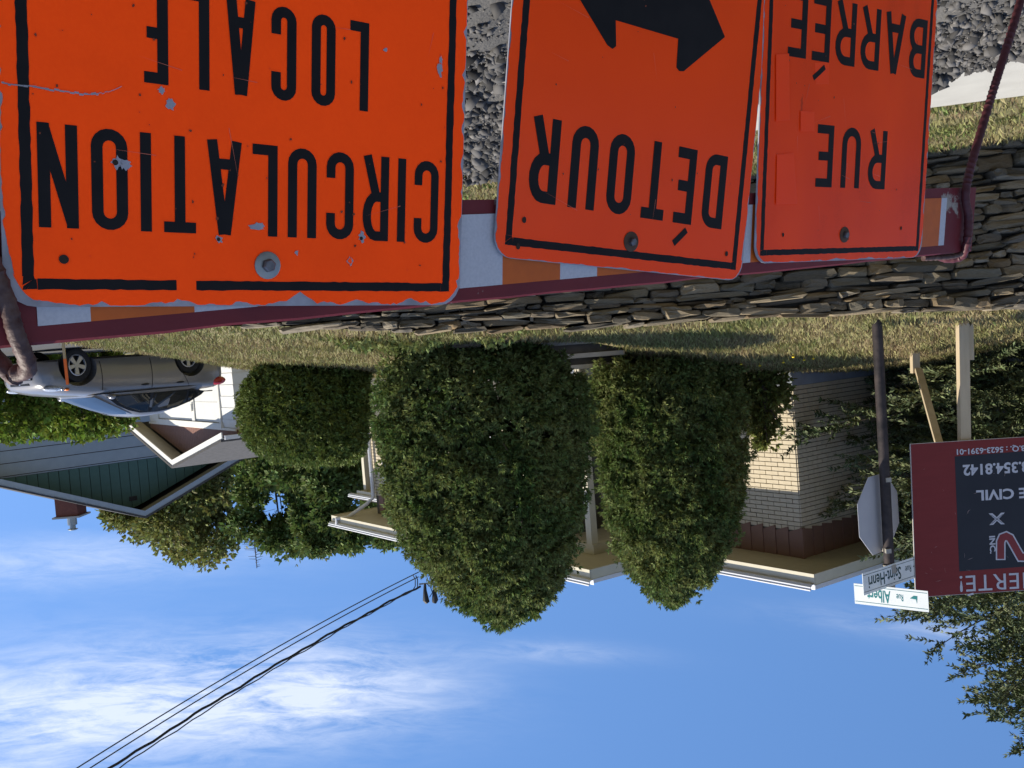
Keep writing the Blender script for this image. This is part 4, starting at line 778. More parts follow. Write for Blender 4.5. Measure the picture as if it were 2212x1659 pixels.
MB().tube([at(898, 1243, MD), at(902, 1252, MD), at(902, 1268, MD), at(898, 1274, MD)], .009, 6).build('drip_loop', m_dark, mast, smooth=True); MB().tube([at(892, 1242, MD), at(897, 1252, MD), at(897, 1266, MD), at(893, 1273, MD)], .009, 6).build('drip_loop', m_dark, mast, smooth=True)

# ------------------------------------------------------------------ garage
GA = rad(34); GS = np.array([math.sin(GA), math.cos(GA), 0]); GN = np.array([math.cos(GA), -math.sin(GA), 0])
G0 = at(510, 900, 24.6); G0[2] = 0; ge = at(494, 930, 24.6)[2]; GW = 8.2; GD = 7.0; gz0 = .95
def gp(s, n, z): return G0 + GS * s + GN * n + EZ * z
m_wsid = pm('white_siding', (.74, .73, .69), (.68, .67, .63), 3, .55); m_wtrim = pm('white_trim', (.76, .74, .68), (.70, .68, .62), 4, .5); m_gbrown = pm('garage_brown_boards', (.24, .125, .095), (.20, .105, .08), 6, .65); m_gcore = pm('board_gap', (.05, .03, .025), None, 6, .8)
gar = thing('garage', gp(0, 0, gz0), 'white garage with brown boarded gable behind the parked car', 'garage')
GAP = .80; ar = lambda s: ge + .12 + GAP * (1 - abs(s - GW / 2) / (GW / 2))
b = MB(); b.prism([gp(0, -.02, .4), gp(GW, -.02, .4), gp(GW, -.02, ge + .1), gp(GW / 2, -.02, ge + GAP), gp(0, -.02, ge + .1)], -GN * GD); b.build('wall', m_gcore, gar)
# siding courses: left strip beside the door and the long side wall
k = 0; z = gz0
while z < ge - .02:
    z1 = min(z + .29, ge - .005)
    for s0, s1 in ((0, 1.05), (7.2, GW)):
        b = MB(); b.hexa([gp(s0, -.02, z), gp(s0, .014, z), gp(s1, .014, z), gp(s1, -.02, z), gp(s0, -.02, z1), gp(s0, .004, z1), gp(s1, .004, z1), gp(s1, -.02, z1)]); b.build('siding_board', m_wsid, gar)
    b = MB(); b.hexa([gp(-.02, -GD, z), gp(-.02, .014, z), gp(.004, .0, z), gp(.004, -GD, z), gp(-.008, -GD, z1), gp(-.008, .004, z1), gp(.004, 0, z1), gp(.004, -GD, z1)]); b.build('siding_board', m_wsid, gar); z += .29
hb(1.06, 1.2, .0, .05, gz0, ge - .02, gp).build('door_trim', m_wtrim, gar); hb(7.06, 7.19, 0, .05, gz0, ge - .02, gp).build('door_trim', m_wtrim, gar); hb(1.0, 7.25, .0, .07, ge - .14, ge - .001, gp).build('door_trim', m_wtrim, gar); hb(3.3, 3.55, .0, .05, gz0, ge - .145, gp).build('door_trim', m_wtrim, gar)
for s0, s1 in ((1.21, 3.29), (3.56, 7.05)):
    for r_ in range(4):
        z0 = gz0 + r_ * (ge - .15 - gz0) / 4; hb(s0, s1, -.018, .012, z0 + .004, z0 + (ge - .15 - gz0) / 4 - .004, gp).build('door_panel', m_wsid, gar)
hb(3.38, 3.48, .052, .10, ge - .62, ge - .42, gp).build('wall_lamp', m_wtrim, gar)
s = .0
while s < GW - .05:
    s1 = min(s + .165, GW); t0, t1 = ar(s) - .1, ar(s1 - .012) - .1; b = MB(); b.hexa([gp(s, -.015, ge + .004), gp(s, .018, ge + .004), gp(s1 - .012, .018, ge + .004), gp(s1 - .012, -.015, ge + .004), gp(s, -.015, t0 + .12), gp(s, .018, t0 + .12), gp(s1 - .012, .018, t1 + .12), gp(s1 - .012, -.015, t1 + .12)]); b.build('gable_board', m_gbrown, gar); s += .165
hb(-.02, GW, .019, .05, ge - .03, ge + .03, gp).build('gable_sill', m_wtrim, gar)
hb(-.035, -.0, -GD, .0, ge + .001, ge + .12, gp).build('frieze', m_gbrown, gar)
GO = .55; EO = .45; zr = ge + .22; ap = zr + GAP + .02; sl_ = (ap - zr) / (GW / 2)
def gz(s): return zr + sl_ * (GW / 2 - abs(s - GW / 2))
for s0, s1 in ((-EO, GW / 2), (GW / 2, GW + 1.1)):
    b = MB(); b.hexa([gp(s0, -GD - .3, gz(s0) + .02), gp(s0, GO + .02, gz(s0) + .02), gp(s1, GO + .02, gz(s1) + .02), gp(s1, -GD - .3, gz(s1) + .02), gp(s0, -GD - .3, gz(s0) + .09), gp(s0, GO + .02, gz(s0) + .09), gp(s1, GO + .02, gz(s1) + .09), gp(s1, -GD - .3, gz(s1) + .09)]); b.build('roof_slope', m_roof, gar)
    b = MB(); b.hexa([gp(s0, .02, gz(s0) - .004), gp(s0, GO - .03, gz(s0) - .004), gp(s1, GO - .03, gz(s1) - .004), gp(s1, .02, gz(s1) - .004), gp(s0, .02, gz(s0) + .018), gp(s0, GO - .03, gz(s0) + .018), gp(s1, GO - .03, gz(s1) + .018), gp(s1, .02, gz(s1) + .018)]); b.build('soffit', m_soffit, gar)
    b = MB(); b.hexa([gp(s0, GO - .028, gz(s0) - .14), gp(s0, GO, gz(s0) - .14), gp(s1, GO, gz(s1) - .14), gp(s1, GO - .028, gz(s1) - .14), gp(s0, GO - .028, gz(s0) + .055), gp(s0, GO, gz(s0) + .055), gp(s1, GO, gz(s1) + .055), gp(s1, GO - .028, gz(s1) + .055)]); b.build('barge_board', m_wtrim, gar)
hb(-EO - .09, -EO - .002, -GD, GO - .06, gz(-EO) - .06, gz(-EO) + .04, gp).build('gutter', m_white, gar)

# ------------------------------------------------------------------ grey house
Q0 = at(0, 900, 33.0); Q0[2] = 0; RL = np.array([-.743, .669, 0]); RN = np.array([-.669, -.743, 0]); RA = 4.1; RH = 6.2
def rp(s, n, z): return Q0 + RL * s + RN * n + EZ * z
rz_ap = at(269, 1113, 35.7)[2]; rsl = .40; rze = at(150, 1014, 34.3)[2]
m_gsid = pm('grey_siding', (.34, .39, .43), (.30, .35, .39), 4, .65); m_green = pm('dark_green_boards', (.078, .15, .135), (.066, .13, .115), 5, .7); m_gtrim = pm('grey_trim', (.33, .37, .40), (.28, .32, .35), 5, .6); m_rbrick = pm('red_brick', (.20, .075, .05), (.15, .055, .04), 20, .85, .004, 60)
gh = thing('grey_house', rp(RA, 0, .9), 'grey sided house with dark green gable and overhanging eaves', 'house')
rz = lambda s: rz_ap - .22 - rsl * abs(s - RA)
b = MB(); b.prism([rp(RA - RH, -.02, .3), rp(RA + RH, -.02, .3), rp(RA + RH, -.02, rz(RA + RH)), rp(RA, -.02, rz_ap - .22), rp(RA - RH, -.02, rz(RA - RH))], -RN * 4.8); b.build('wall', m_gcore, gh)
z = .95
while z < rze - .01:
    z1 = min(z + .42 - .022, rze); h1_ = min(RH, (rz_ap - .24 - z1) / rsl); h0_ = min(RH, (rz_ap - .24 - z) / rsl)
    b = MB(); b.hexa([rp(RA - h0_, -.02, z), rp(RA - h0_, .025, z), rp(RA + h0_, .025, z), rp(RA + h0_, -.02, z), rp(RA - h1_, -.02, z1), rp(RA - h1_, .003, z1), rp(RA + h1_, .003, z1), rp(RA + h1_, -.02, z1)]); b.build('siding_board', m_gsid, gh); z += .42
s = RA - RH
while s < RA + RH - .02:
    s1 = s + .322; t0, t1 = rz(s), rz(s1)
    if max(t0, t1) > rze + .03:
        b = MB(); t0, t1 = max(t0, rze + .012), max(t1, rze + .012); b.hexa([rp(s, -.015, rze + .01), rp(s, .02, rze + .01), rp(s1, .02, rze + .01), rp(s1, -.015, rze + .01), rp(s, -.015, t0), rp(s, .02, t0), rp(s1, .02, t1), rp(s1, -.015, t1)]); b.build('gable_board', m_green, gh)
    s += .342
hb(RA - .14, RA + .14, .022, .05, rz_ap - .66, rz_ap - .5, rp).build('gable_vent', m_dark, gh)
rq = lambda s: rz_ap - rsl * abs(s - RA); RO = 1.0
for s0, s1 in ((RA - RH - .5, RA), (RA, RA + RH + .5)):
    for nm, n0, n1, d0, d1, mt_ in (('roof_slope', -5, RO + .02, .0, .07, m_roof), ('soffit', .03, RO - .03, -.035, -.012, m_soffit), ('barge_board', RO - .028, RO, -.20, -.002, m_gtrim)):
        b = MB(); b.hexa([rp(s0, n0, rq(s0) + d0), rp(s0, n1, rq(s0) + d0), rp(s1, n1, rq(s1) + d0), rp(s1, n0, rq(s1) + d0), rp(s0, n0, rq(s0) + d1), rp(s0, n1, rq(s0) + d1), rp(s1, n1, rq(s1) + d1), rp(s1, n0, rq(s1) + d1)][::1]); b.build(nm, mt_, gh)
cc = rp(RA - 1.8, -1.1, 0); zc = at(140, 1113, cc[1])[2]; b = MB(); b.box((cc[0], cc[1], zc - .6), (.38, 0, 0), (0, .38, 0), (0, 0, .6)); ch = b.build('chimney', m_rbrick, gh)
MB().box((cc[0], cc[1], zc + .03), (.48, 0, 0), (0, .48, 0), (0, 0, .03)).build('chimney_cap', m_conc, ch); MB().tube([(cc[0], cc[1], zc + z_) for z_ in (.06, .36, .37, .50, .51, .55)], [.16, .16, .10, .10, .18, .13], 12).build('flue', m_zinc, ch)

# ------------------------------------------------------------------ spruce
def clip(x, y, d):
    L = 9.0; k = d @ ES; dist = -((np.array([x, y, 0]) - HC) @ ES) - .1
    if k > 0: L = min(L, dist / k)
    if d[1] < 0: L = min(L, (y - 12.05) / -d[1])
    return L
tx = at(2330, 900, 15.0); spruce('spruce_tree', 'big dark spruce with drooping branches behind the maroon billboard', tx[0], 15.0, at(2330, 1775, 15)[2], 5.0, 5, clip)

# ------------------------------------------------------------------ text helper (built-in typeface)
def text_on(txt, p_bl, p_br, p_tl, name, mat, parent, bold=0.0, shear=0.0, out=None, space=1.0):
    cu = bpy.data.curves.new(name, 'FONT'); cu.body = txt; cu.size = 1; cu.offset = bold; cu.shear = shear; cu.space_character = space; cu.resolution_u = 3
    t = bpy.data.objects.new('tmp', cu); COL.objects.link(t); dg = bpy.context.evaluated_depsgraph_get(); me = bpy.data.meshes.new_from_object(t.evaluated_get(dg)); bpy.data.objects.remove(t)
    v = np.array([q_.co[:] for q_ in me.vertices]); fs = [tuple(p.vertices) for p in me.polygons]; bpy.data.meshes.remove(me)
    mn, mxx = v.min(0), v.max(0); u = (v[:, 0] - mn[0]) / (mxx[0] - mn[0]); w = (v[:, 1] - mn[1]) / (mxx[1] - mn[1])
    p_bl, p_br, p_tl = (np.asarray(q_, float) for q_ in (p_bl, p_br, p_tl)); P = p_bl + np.outer(u, p_br - p_bl) + np.outer(w, p_tl - p_bl)
    if out is not None: P = P + out
    b = MB(); b.add(P, fs); return b.build(name, mat, parent)

# ------------------------------------------------------------------ stop sign post with street name blades
m_post = pm('rusty_post', (.026, .022, .022), (.065, .05, .046), 9, .6, .003, 30, metal=.3, contrast=1.4); m_sback = pm('sign_back', (.46, .46, .48), (.40, .40, .43), 5, .45); m_blade = pm('blade_white', (.74, .76, .74), (.66, .69, .68), 6, .4); m_teal = pm('teal_print', (.015, .19, .19), None, 6, .5); m_stopred = pm('stop_red', (.40, .02, .02), None, 5, .4)
m_clamp = pm('clamp', (.36, .33, .28), (.28, .26, .22), 20, .5)
SD = 11.15; pb = at(1894, 690, SD); ptp = at(1921, 1222, SD); sp_ = thing('street_sign_post', (pb[0], SD, lz(pb[0], SD)), 'black post with stop sign seen from behind and two street name blades', 'sign post')
lo = pb.copy(); lo[2] = lz(pb[0], SD) - .3
MB().tube([lo, pb, ptp], .058, 12).build('post', m_post, sp_, smooth=True)
oc = at(1903, 1112, SD); oc = oc + np.array([0, .075, 0]); ax = np.array([.755, -.656, 0]); nx_ = np.array([-.656, -.755, 0]); R8 = .44
MB().prism([oc + ax * R8 * math.cos(rad(22.5 + 45 * i)) / math.cos(rad(22.5)) + EZ * R8 * math.sin(rad(22.5 + 45 * i)) / math.cos(rad(22.5)) for i in range(8)][::-1], nx_ * .004).build('stop_plate', m_sback, sp_)
MB().prism([oc - nx_ * .003 + ax * (R8 - .01) * math.cos(rad(22.5 + 45 * i)) / math.cos(rad(22.5)) + EZ * (R8 - .01) * math.sin(rad(22.5 + 45 * i)) / math.cos(rad(22.5)) for i in range(8)][::-1], nx_ * .002).build('stop_face', m_stopred, sp_)
for Y in (1035, 1188): p = at(1915, Y, SD); MB().box(p + np.array([0, .0, 0]), (.03, 0, 0), (0, .07, 0), (0, 0, .025)).build('clamp', m_clamp, sp_)
for Y0, Y1, r_ in ((1219, 1236, .075), (1256, 1276, .06)): MB().tube([at(1921, Y0, SD), at(1922.5, Y1, SD)], r_, 10).build('bracket', m_clamp, sp_, smooth=True)
MB().tube([at(1921, 1222, SD), at(1923, 1258, SD)], .035, 10).build('post_tip', m_post, sp_, smooth=True)
def blade(name, pl, pr, ybl, ytl, ybr, ytr, dl, dr, big, small, mark, mat_t, fill, X):
    """blade seen from x = pl (its left end) to pr (its right end)"""
    BLc, TLc, BRc, TRc = at(pl, ybl, dl), at(pl, ytl, dl), at(pr, ybr, dr), at(pr, ytr, dr); ex = BRc - BLc; up = EZ * ((TLc[2] - BLc[2] + TRc[2] - BRc[2]) / 2); out = np.cross(ex, up); out /= np.linalg.norm(out)
    if out[1] > 0: out = -out
    pl_ = MB().prism([BLc, BRc, BRc + up, BLc + up], -out * .006).build('name_blade', fill, sp_)
    P = lambda u, v: BLc + ex * u + up * v
    for v in (.10, .86):
        MB().add([P(.01, v) + out * .0015, P(.99, v) + out * .0015, P(.99, v + .02) + out * .0015, P(.01, v + .02) + out * .0015], [(0, 1, 2, 3)]).build('rule', mat_t, pl_)
    for tx_, u0, u1, v0, v1, bd in ((small, X[0], X[1], .30, .62, 0), (big, X[2], X[3], .20 if 'l' in big else .22, .80, .012)): text_on(tx_, P(u0, v0), P(u1, v0), P(u0, v1), 'lettering', mat_t, pl_, bd, out=out * .002)
    b = MB(); b.add([P(*q_) + out * .002 for q_ in ((X[4], .30), (X[4] + .06, .42), (X[4] + .05, .30), (X[4] + .10, .44), (X[4] + .02, .46), (X[4] + .01, .66))], [(0, 2, 1), (0, 1, 4, 5), (2, 3, 4, 1)]); b.build('emblem', mat_t, pl_); return out
blade('Albert', 2004, 1844, 1277, 1324, 1260, 1303, 10.75, 11.25, 'Albert', 'Rue', 1, m_teal, m_blade, (.33, .42, .50, .82, .14))
m_dteal = pm('dark_green_print', (.012, .05, .045), None, 6, .5)
blade('Saint-Henri', 2022, 1863, 1188, 1236, 1239, 1284, 11.45, 10.85, 'Saint-Henri', 'Rue', 1, m_dteal, m_blade, (.36, .44, .50, .93, .24))

# ------------------------------------------------------------------ maroon contractor billboard
BD = 11.25; m_maroon = pm('maroon_board', (.205, .034, .032), (.18, .030, .028), 3, .5, spec=.15, stretch=(1, 1, 6)); m_navy = pm('navy_print', (.016, .018, .024), (.021, .023, .03), 3, .5); m_print = pm('print_white', (.52, .52, .55), (.46, .46, .50), 9, .5); m_printr = pm('print_red', (.22, .035, .035), None, 6, .5); m_lum = pm('lumber', (.52, .42, .28), (.43, .34, .22), 3, .75, .002, 40, stretch=(5, 5, .8)); m_edge = pm('board_edge', (.55, .50, .46), None, 9, .6)
rt, rb_ = at(1978, 1291, BD), at(1966, 959, BD); lt, lb = at(2520, 1255, BD), at(2520, 924, BD)
bb_ = thing('billboard', (at(2250, 700, BD)[0], BD, lz(at(2250, 700, BD)[0], BD)), 'maroon and navy contractor billboard on raw lumber posts', 'billboard')
MB().prism([lb, rb_, rt, lt][::-1], np.array([0, .018, 0])).build('panel', m_edge, bb_)
def bq(x, y, o=.0): p = at(x, y, BD); p[1] -= o; return p
MB().add([p - np.array([0, .0015, 0]) for p in (lb + (0.004, 0, 0.004), rb_ + (-.006, 0, .005), rt + (-.006, 0, -.005), lt + (0.004, 0, -.004))], [(0, 1, 2, 3)]).build('maroon_face', m_maroon, bb_)
MB().add([bq(2470, 955, .003), bq(2062, 986, .003), bq(2072, 1234, .003), bq(2480, 1205, .003)], [(0, 1, 2, 3)]).build('navy_field', m_navy, bb_)
def btxt(t, xl, xr, yb, yt, mat=m_print, bold=.02, **k):          # left end x, right end x, baseline y and cap y at the right end
    dy = (xl - xr) * -.058; off = (yt - yb) * .035; return text_on(t, bq(xl, yb + dy, .006), bq(xr, yb, .006), bq(xl + off, yt + dy, .006), 'lettering', mat, bb_, bold, **k)
btxt('B.Q. : 5623-6391-01', 2214, 2066, 968, 983, bold=.025); btxt('8.354.8142', 2222, 2079, 1004, 1028, bold=.03); btxt('E CIVIL', 2216, 2108, 1059, 1082, bold=.03); btxt('IERTE!', 2214, 2072, 1244, 1279, bold=.0, space=1.05); MB().add([bq(2102, 1280, .006), bq(2089, 1283.5, .006), bq(2090, 1287.5, .006), bq(2103, 1284, .006)], [(0, 1, 2, 3)]).build('lettering', m_print, bb_)
btxt('X', 2170, 2135, 1109, 1134, bold=.03); btxt('X', 2166, 2139, 1112, 1131, m_navy, bold=-.035).location[1] -= .004
b = MB()
def bline(b, pts, w, o):
    for (x1, y1), (x2, y2) in zip(pts[:-1], pts[1:]):
        A, B = bq(x1, y1, o), bq(x2, y2, o); d = B - A; d /= np.linalg.norm(d); s_ = np.array([-d[2], 0, d[0]]) * w / 2; e = d * w * .3; b.add([A - s_ - e, B - s_ + e, B + s_ + e, A + s_ - e], [(0, 1, 2, 3)])
NPT = [(-2160, 1150), (-2160, 1190), (-2166, 1200), (-2176, 1202), (-2184, 1196), (-2205, 1160), (-2230, 1160)][::1]
NPT = [(-2161, 1207), (-2161, 1170), (-2165, 1161), (-2173, 1158), (-2181, 1162), (-2204, 1203), (-2230, 1203)]
for wd, o_, mt_, ex_ in ((21, .0065, m_print, 2.5), (15, .0085, m_printr, 0)):
    pts = [(NPT[0][0], NPT[0][1] + ex_)] + NPT[1:]; vs, f = stroke(pts, 0, wd); MB().add([bq(-p[0], p[1], o_) for p in vs], f).build('lettering', mt_, bb_)
text_on('INC.', bq(2136, 1158, .006), bq(2138, 1196, .006), bq(2149, 1157, .006), 'lettering', m_print, bb_, .03)
# posts
def plank(name, P0, P1, w, t, mat=m_lum, par=None, side=np.array([1.0, 0, 0])):
    d = P1 - P0; d = d / np.linalg.norm(d); s_ = side - d * (side @ d); s_ /= np.linalg.norm(s_); n_ = np.cross(d, s_); c = (P0 + P1) / 2; return MB().box(c, s_ * w / 2, n_ * t / 2, (P1 - P0) / 2).build(name, mat, par or bb_)
p0 = at(2088, 690, BD); p0[1] = BD + .085; p0[2] = lz(p0[0], BD) - .25; p1 = at(2096, 1285, BD); p1[1] = BD + .085; plank('post', p0, p1, .115, .09)
s0 = p0 + np.array([-.09, .03, .1]); s1 = at(2106, 778, BD); s1[1] = BD + .11; plank('splint', s0, s1, .07, .04)
p0 = at(2400, 690, BD); p0[1] = BD + .085; p0[2] = lz(p0[0], BD) - .25; p1 = at(2408, 1260, BD); p1[1] = BD + .085; plank('post', p0, p1, .115, .09)
f0 = at(1984, 798, 12.55); f1 = at(2036, 985, BD + .05); plank('brace', f0, f1, .085, .04); k0 = at(1976, 752, 12.6); k0[2] -= .05; k1 = at(1977, 806, 12.6); plank('stake', k0, k1, .09, .09)
f0 = at(2330, 785, 12.55); f1 = at(2370, 985, BD + .05); plank('brace', f0, f1, .085, .04); k0 = at(2322, 735, 12.6); k0[2] -= .1; k1 = at(2323, 790, 12.6); plank('stake', k0, k1, .09, .09)

# ------------------------------------------------------------------ garden steps, flat stone, stake, weeds
m_step = pm('step_concrete', (.36, .345, .315), (.27, .26, .24), 7, .9, .004, 50); m_riser = pm('shade_dark_riser', (.045, .045, .046), (.07, .068, .066), 9, .9); st = thing('garden_steps', (at(1200, 742, 13)[0], 13, at(1200, 735, 13)[2] - .1), 'three grey concrete garden steps between the two cedars', 'steps')  # riser colour darkened to imitate the deep shade between the cedars
for k, (xl, xr, y, d) in enumerate(((1345, 1062, 747, 12.9), (1350, 1085, 776, 13.3), (1352, 1110, 799, 13.7))):
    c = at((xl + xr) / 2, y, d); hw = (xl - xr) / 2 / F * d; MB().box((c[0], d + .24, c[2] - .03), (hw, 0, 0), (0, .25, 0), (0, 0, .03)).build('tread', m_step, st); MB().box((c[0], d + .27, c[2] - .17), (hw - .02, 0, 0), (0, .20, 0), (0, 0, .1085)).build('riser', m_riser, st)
c = at(1012, 737, 11.9); o = bpy.data.objects.new('flat_stone', SM[3]); link(o, None, 'flat grey stone slab lying on the wall top beside the big cedar', 'stone'); o.scale = (.36, .3, .10); place(o, (c[0], 11.6, lz(c[0], 11.6) + .05), None)
m_wood = pm('stake_wood', (.45, .34, .20), (.38, .28, .16), 8, .8); m_so = pm('stake_orange', (.80, .16, .03), (.70, .13, .025), 8, .6)
sk = at(137, 752, 14.2); gz1 = lz(sk[0], 14.2); s_top = at(146, 831, 14.2); s_mid = at(140, 775, 14.2); root = thing('survey_stake', (sk[0], 14.2, gz1), 'thin survey stake with orange painted top in front of the car wheel', 'stake')
sk[2] = min(sk[2], gz1) - .1; plank('stake_foot', sk, s_mid, .035, .02, m_wood, root); plank('painted_top', s_mid, s_top, .036, .021, m_so, root)
for X, Y, d, n in ((850, 742, 11.7, 420), (905, 735, 11.4, 260), (1075, 722, 11.1, 90), (770, 735, 11.6, 160)):
    c = at(X, Y, d); r = .22; p = np.stack([c[0] + NR.normal(0, r, n), d + NR.normal(0, .2, n), np.zeros(n)], -1); p[:, 2] = lawn_z(p[:, 0], p[:, 1]) + NR.uniform(0, .14, n) * np.exp(-((p[:, 0] - c[0]) / r) ** 2)
    V, q_ = leaflets(p, unit(NR.normal(0, .6, (n, 3)) + np.array([0, -.2, .8])), np.full(n, .07), np.full(n, .022), 2, .8); np_mesh('weed_clump', V, q_, m_weed, kind='stuff', label='leafy green weeds growing on the lawn edge', cat='weeds')
m_yel = pm('dandelion_yellow', (.75, .55, .03), None, 8, .7)
for i, (X, Y, d) in enumerate(((1690, 1367 * .5486, 13.0), (1712, 748, 12.6), (1755, 746, 12.7), (1735, 751, 12.8), (1640, 771, 13.3), (1600, 775, 13.2))):
    c = at(X, Y, d); z = lz(c[0], d); b = MB(); b.tube([(c[0], d, z), (c[0], d, z + .06)], .003, 4); b.tube([(c[0], d, z + .055), (c[0], d, z + .062), (c[0], d, z + .075)], [.004, .022, .010], 8); o = b.build('dandelion', m_yel, label='tiny yellow dandelion in the dry lawn', cat='dandelion', group='dandelions in the lawn')

# ------------------------------------------------------------------ parked car (right side towards the street)
fa = at(156, 752, 19.8); fw = np.array([math.cos(rad(53)), -math.sin(rad(53)), 0]); lf = np.array([-fw[1], fw[0], 0]); CZ = fa[2]
CO = np.array([fa[0], fa[1], CZ]) - fw * 1.36 - (-lf) * .80 * 1.0
def cw(x, y, z):
    x = 1.36 + (x - 1.36) * .84 if x > 1.36 else x
    return CO + fw * x * .965 + lf * y + EZ * z * 1.04
m_paint = pm('taupe_car_paint', (.215, .203, .195), (.205, .193, .186), 2, .28, metal=.35, spec=.4, coat=.35); m_glass = glassy('car_glass', (.012, .016, .02), .02, .86); m_tyre = pm('tyre', (.016, .016, .017), (.024, .024, .025), 20, .8); m_alloy = pm('alloy', (.50, .50, .52), (.42, .42, .44), 10, .35, metal=.6); m_lamp = pm('headlamp', (.62, .65, .70), (.30, .32, .36), 30, .08, spec=.8, coat=.6); m_tail = pm('tail_lamp', (.42, .012, .014), (.30, .01, .012), 20, .15, coat=.6); m_chrome = pm('chrome', (.62, .62, .64), None, 10, .12, metal=.95); m_trim = pm('black_trim', (.012, .012, .014), None, 9, .4); m_amber = pm('amber_lens', (.8, .2, .03), None, 9, .2)
car = thing('parked_car', cw(0, 0, 0), 'taupe grey four-door sedan parked on the driveway before the garage', 'car')
ST = [(2.30, .34, .60, .50), (2.26, .27, .67, .66), (2.16, .22, .735, .77), (1.95, .20, .80, .84), (1.6, .19, .865, .885), (1.1, .19, .925, .90), (.5, .19, .95, .905), (-.3, .19, .965, .905), (-1.0, .19, .985, .905), (-1.5, .20, 1.0, .895), (-1.9, .23, 1.01, .865), (-2.12, .27, 1.0, .81), (-2.24, .33, .94, .74), (-2.30, .45, .82, .66)]
CS = [(0, 0), (.82, 0), (.93, .06), (.975, .22), (1.0, .45), (.99, .62), (.965, .78), (.93, .88), (.86, .95), (.70, 1.0), (.35, 1.025), (0, 1.03)]
b = MB(); ring = [(f, h) for f, h in CS] + [(-f, h) for f, h in CS[-2:0:-1]]; m = len(ring); V = []
for x, z0, z1, w in ST: V += [cw(x, -w * f, z0 + (z1 - z0) * h) for f, h in ring]
Fs = [(i * m + k, (i + 1) * m + k, (i + 1) * m + (k + 1) % m, i * m + (k + 1) % m) for i in range(len(ST) - 1) for k in range(m)] + [tuple(range(m)), tuple(range((len(ST) - 1) * m, len(ST) * m))[::-1]]
b.add(V, Fs); body = b.build('body', m_paint, car, smooth=True, org=cw(0, 0, 0))
WX = (1.36, -1.31); WR = .325
for x in WX:
    for sd in (1, -1):
        cb = MB().tube([cw(x, sd * .58, WR + .03), cw(x, sd * 1.2, WR + .03)], .385, 32); co = cb.build('cutter', m_trim, org=(0, 0, 0)); md = body.modifiers.new('cut', 'BOOLEAN'); md.operation = 'DIFFERENCE'; md.object = co; md.solver = 'EXACT'
dg = bpy.context.evaluated_depsgraph_get(); me = bpy.data.meshes.new_from_object(body.evaluated_get(dg)); body.modifiers.clear(); body.data = me
for o in [o for o in bpy.data.objects if o.name.startswith('cutter')]: bpy.data.objects.remove(o)
while len(me.materials) > 1: me.materials.pop()
if not me.materials: me.materials.append(m_paint)
for p in me.polygons: p.material_index = 0
# greenhouse
LV = [(.93, -1.93, 1.12, .83), (1.02, -1.72, .90, .80), (1.15, -1.48, .62, .745), (1.28, -1.22, .33, .685), (1.38, -.98, .08, .62), (1.44, -.72, -.14, .52), (1.47, -.50, -.30, .30)]
def lev(z):
    Z = [l[0] for l in LV]; return [float(np.interp(z, Z, [l[i] for l in LV])) for i in (1, 2, 3)]
b = MB(); V = []; ns_ = 36
for z, x0, x1, w in LV:
    for k in range(ns_):
        a = 2 * math.pi * k / ns_; c, s_ = math.cos(a), math.sin(a); p_ = 7; q_ = (abs(c) ** p_ + abs(s_) ** p_) ** (-1 / p_); V.append(cw((x0 + x1) / 2 + (x1 - x0) / 2 * c * q_, w * s_ * q_ * (1 - .06 * max(0, c)), z + .012 * (1 - abs(s_ * q_)) * (1 if z > 1.4 else 0)))
n_ = len(LV); b.add(V, [(i * ns_ + k, i * ns_ + (k + 1) % ns_, (i + 1) * ns_ + (k + 1) % ns_, (i + 1) * ns_ + k) for i in range(n_ - 1) for k in range(ns_)] + [tuple(range((n_ - 1) * ns_, n_ * ns_))]); b.build('cabin', m_paint, car, smooth=True)
def side_glass(pts, name, mat, off=.010):
    for sd in (-1, 1):
        dn = dens_poly(pts, .07); b = MB(); b.add([cw(x, sd * (lev(z)[2] * 1.0 + off), z) for x, z in dn], [tuple(range(len(dn)))]); b.build(name, mat, car)
side_glass([(.78, .985), (.50, 1.17), (.20, 1.30), (-.10, 1.375), (-.55, 1.395), (-1.0, 1.35), (-1.35, 1.25), (-1.62, 1.13), (-1.70, 1.06), (-1.35, .995)], 'window_frame', m_trim, .006)
side_glass([(.60, 1.0), (.42, 1.15), (.16, 1.275), (-.10, 1.35), (-.28, 1.362), (-.28, 1.0)], 'side_window', m_glass, .010); side_glass([(-.37, 1.0), (-.37, 1.365), (-.62, 1.365), (-.98, 1.325), (-1.22, 1.25), (-1.22, 1.005)], 'side_window', m_glass, .010); side_glass([(-1.27, 1.01), (-1.27, 1.235), (-1.45, 1.165), (-1.60, 1.09), (-1.40, 1.015)], 'side_window', m_glass, .010)
def slope_glass(front, z0, z1, name):
    b = MB(); P = []; n = 8
    for i in range(n + 1):
        z = z0 + (z1 - z0) * i / n; x0, x1, w = lev(z); x = (x1 + .008) if front else (x0 - .008)
        for j in range(7): t = -1 + j / 3; P.append(cw(x + (-.045 if front else .045) * abs(t) ** 6 + .002, w * .86 * t, z))
    b.add(P, [(i * 7 + j, i * 7 + j + 1, (i + 1) * 7 + j + 1, (i + 1) * 7 + j) for i in range(n) for j in range(6)]); b.build(name, m_glass, car, smooth=True)
slope_glass(True, .975, 1.385, 'windscreen'); slope_glass(False, 1.03, 1.37, 'rear_window')
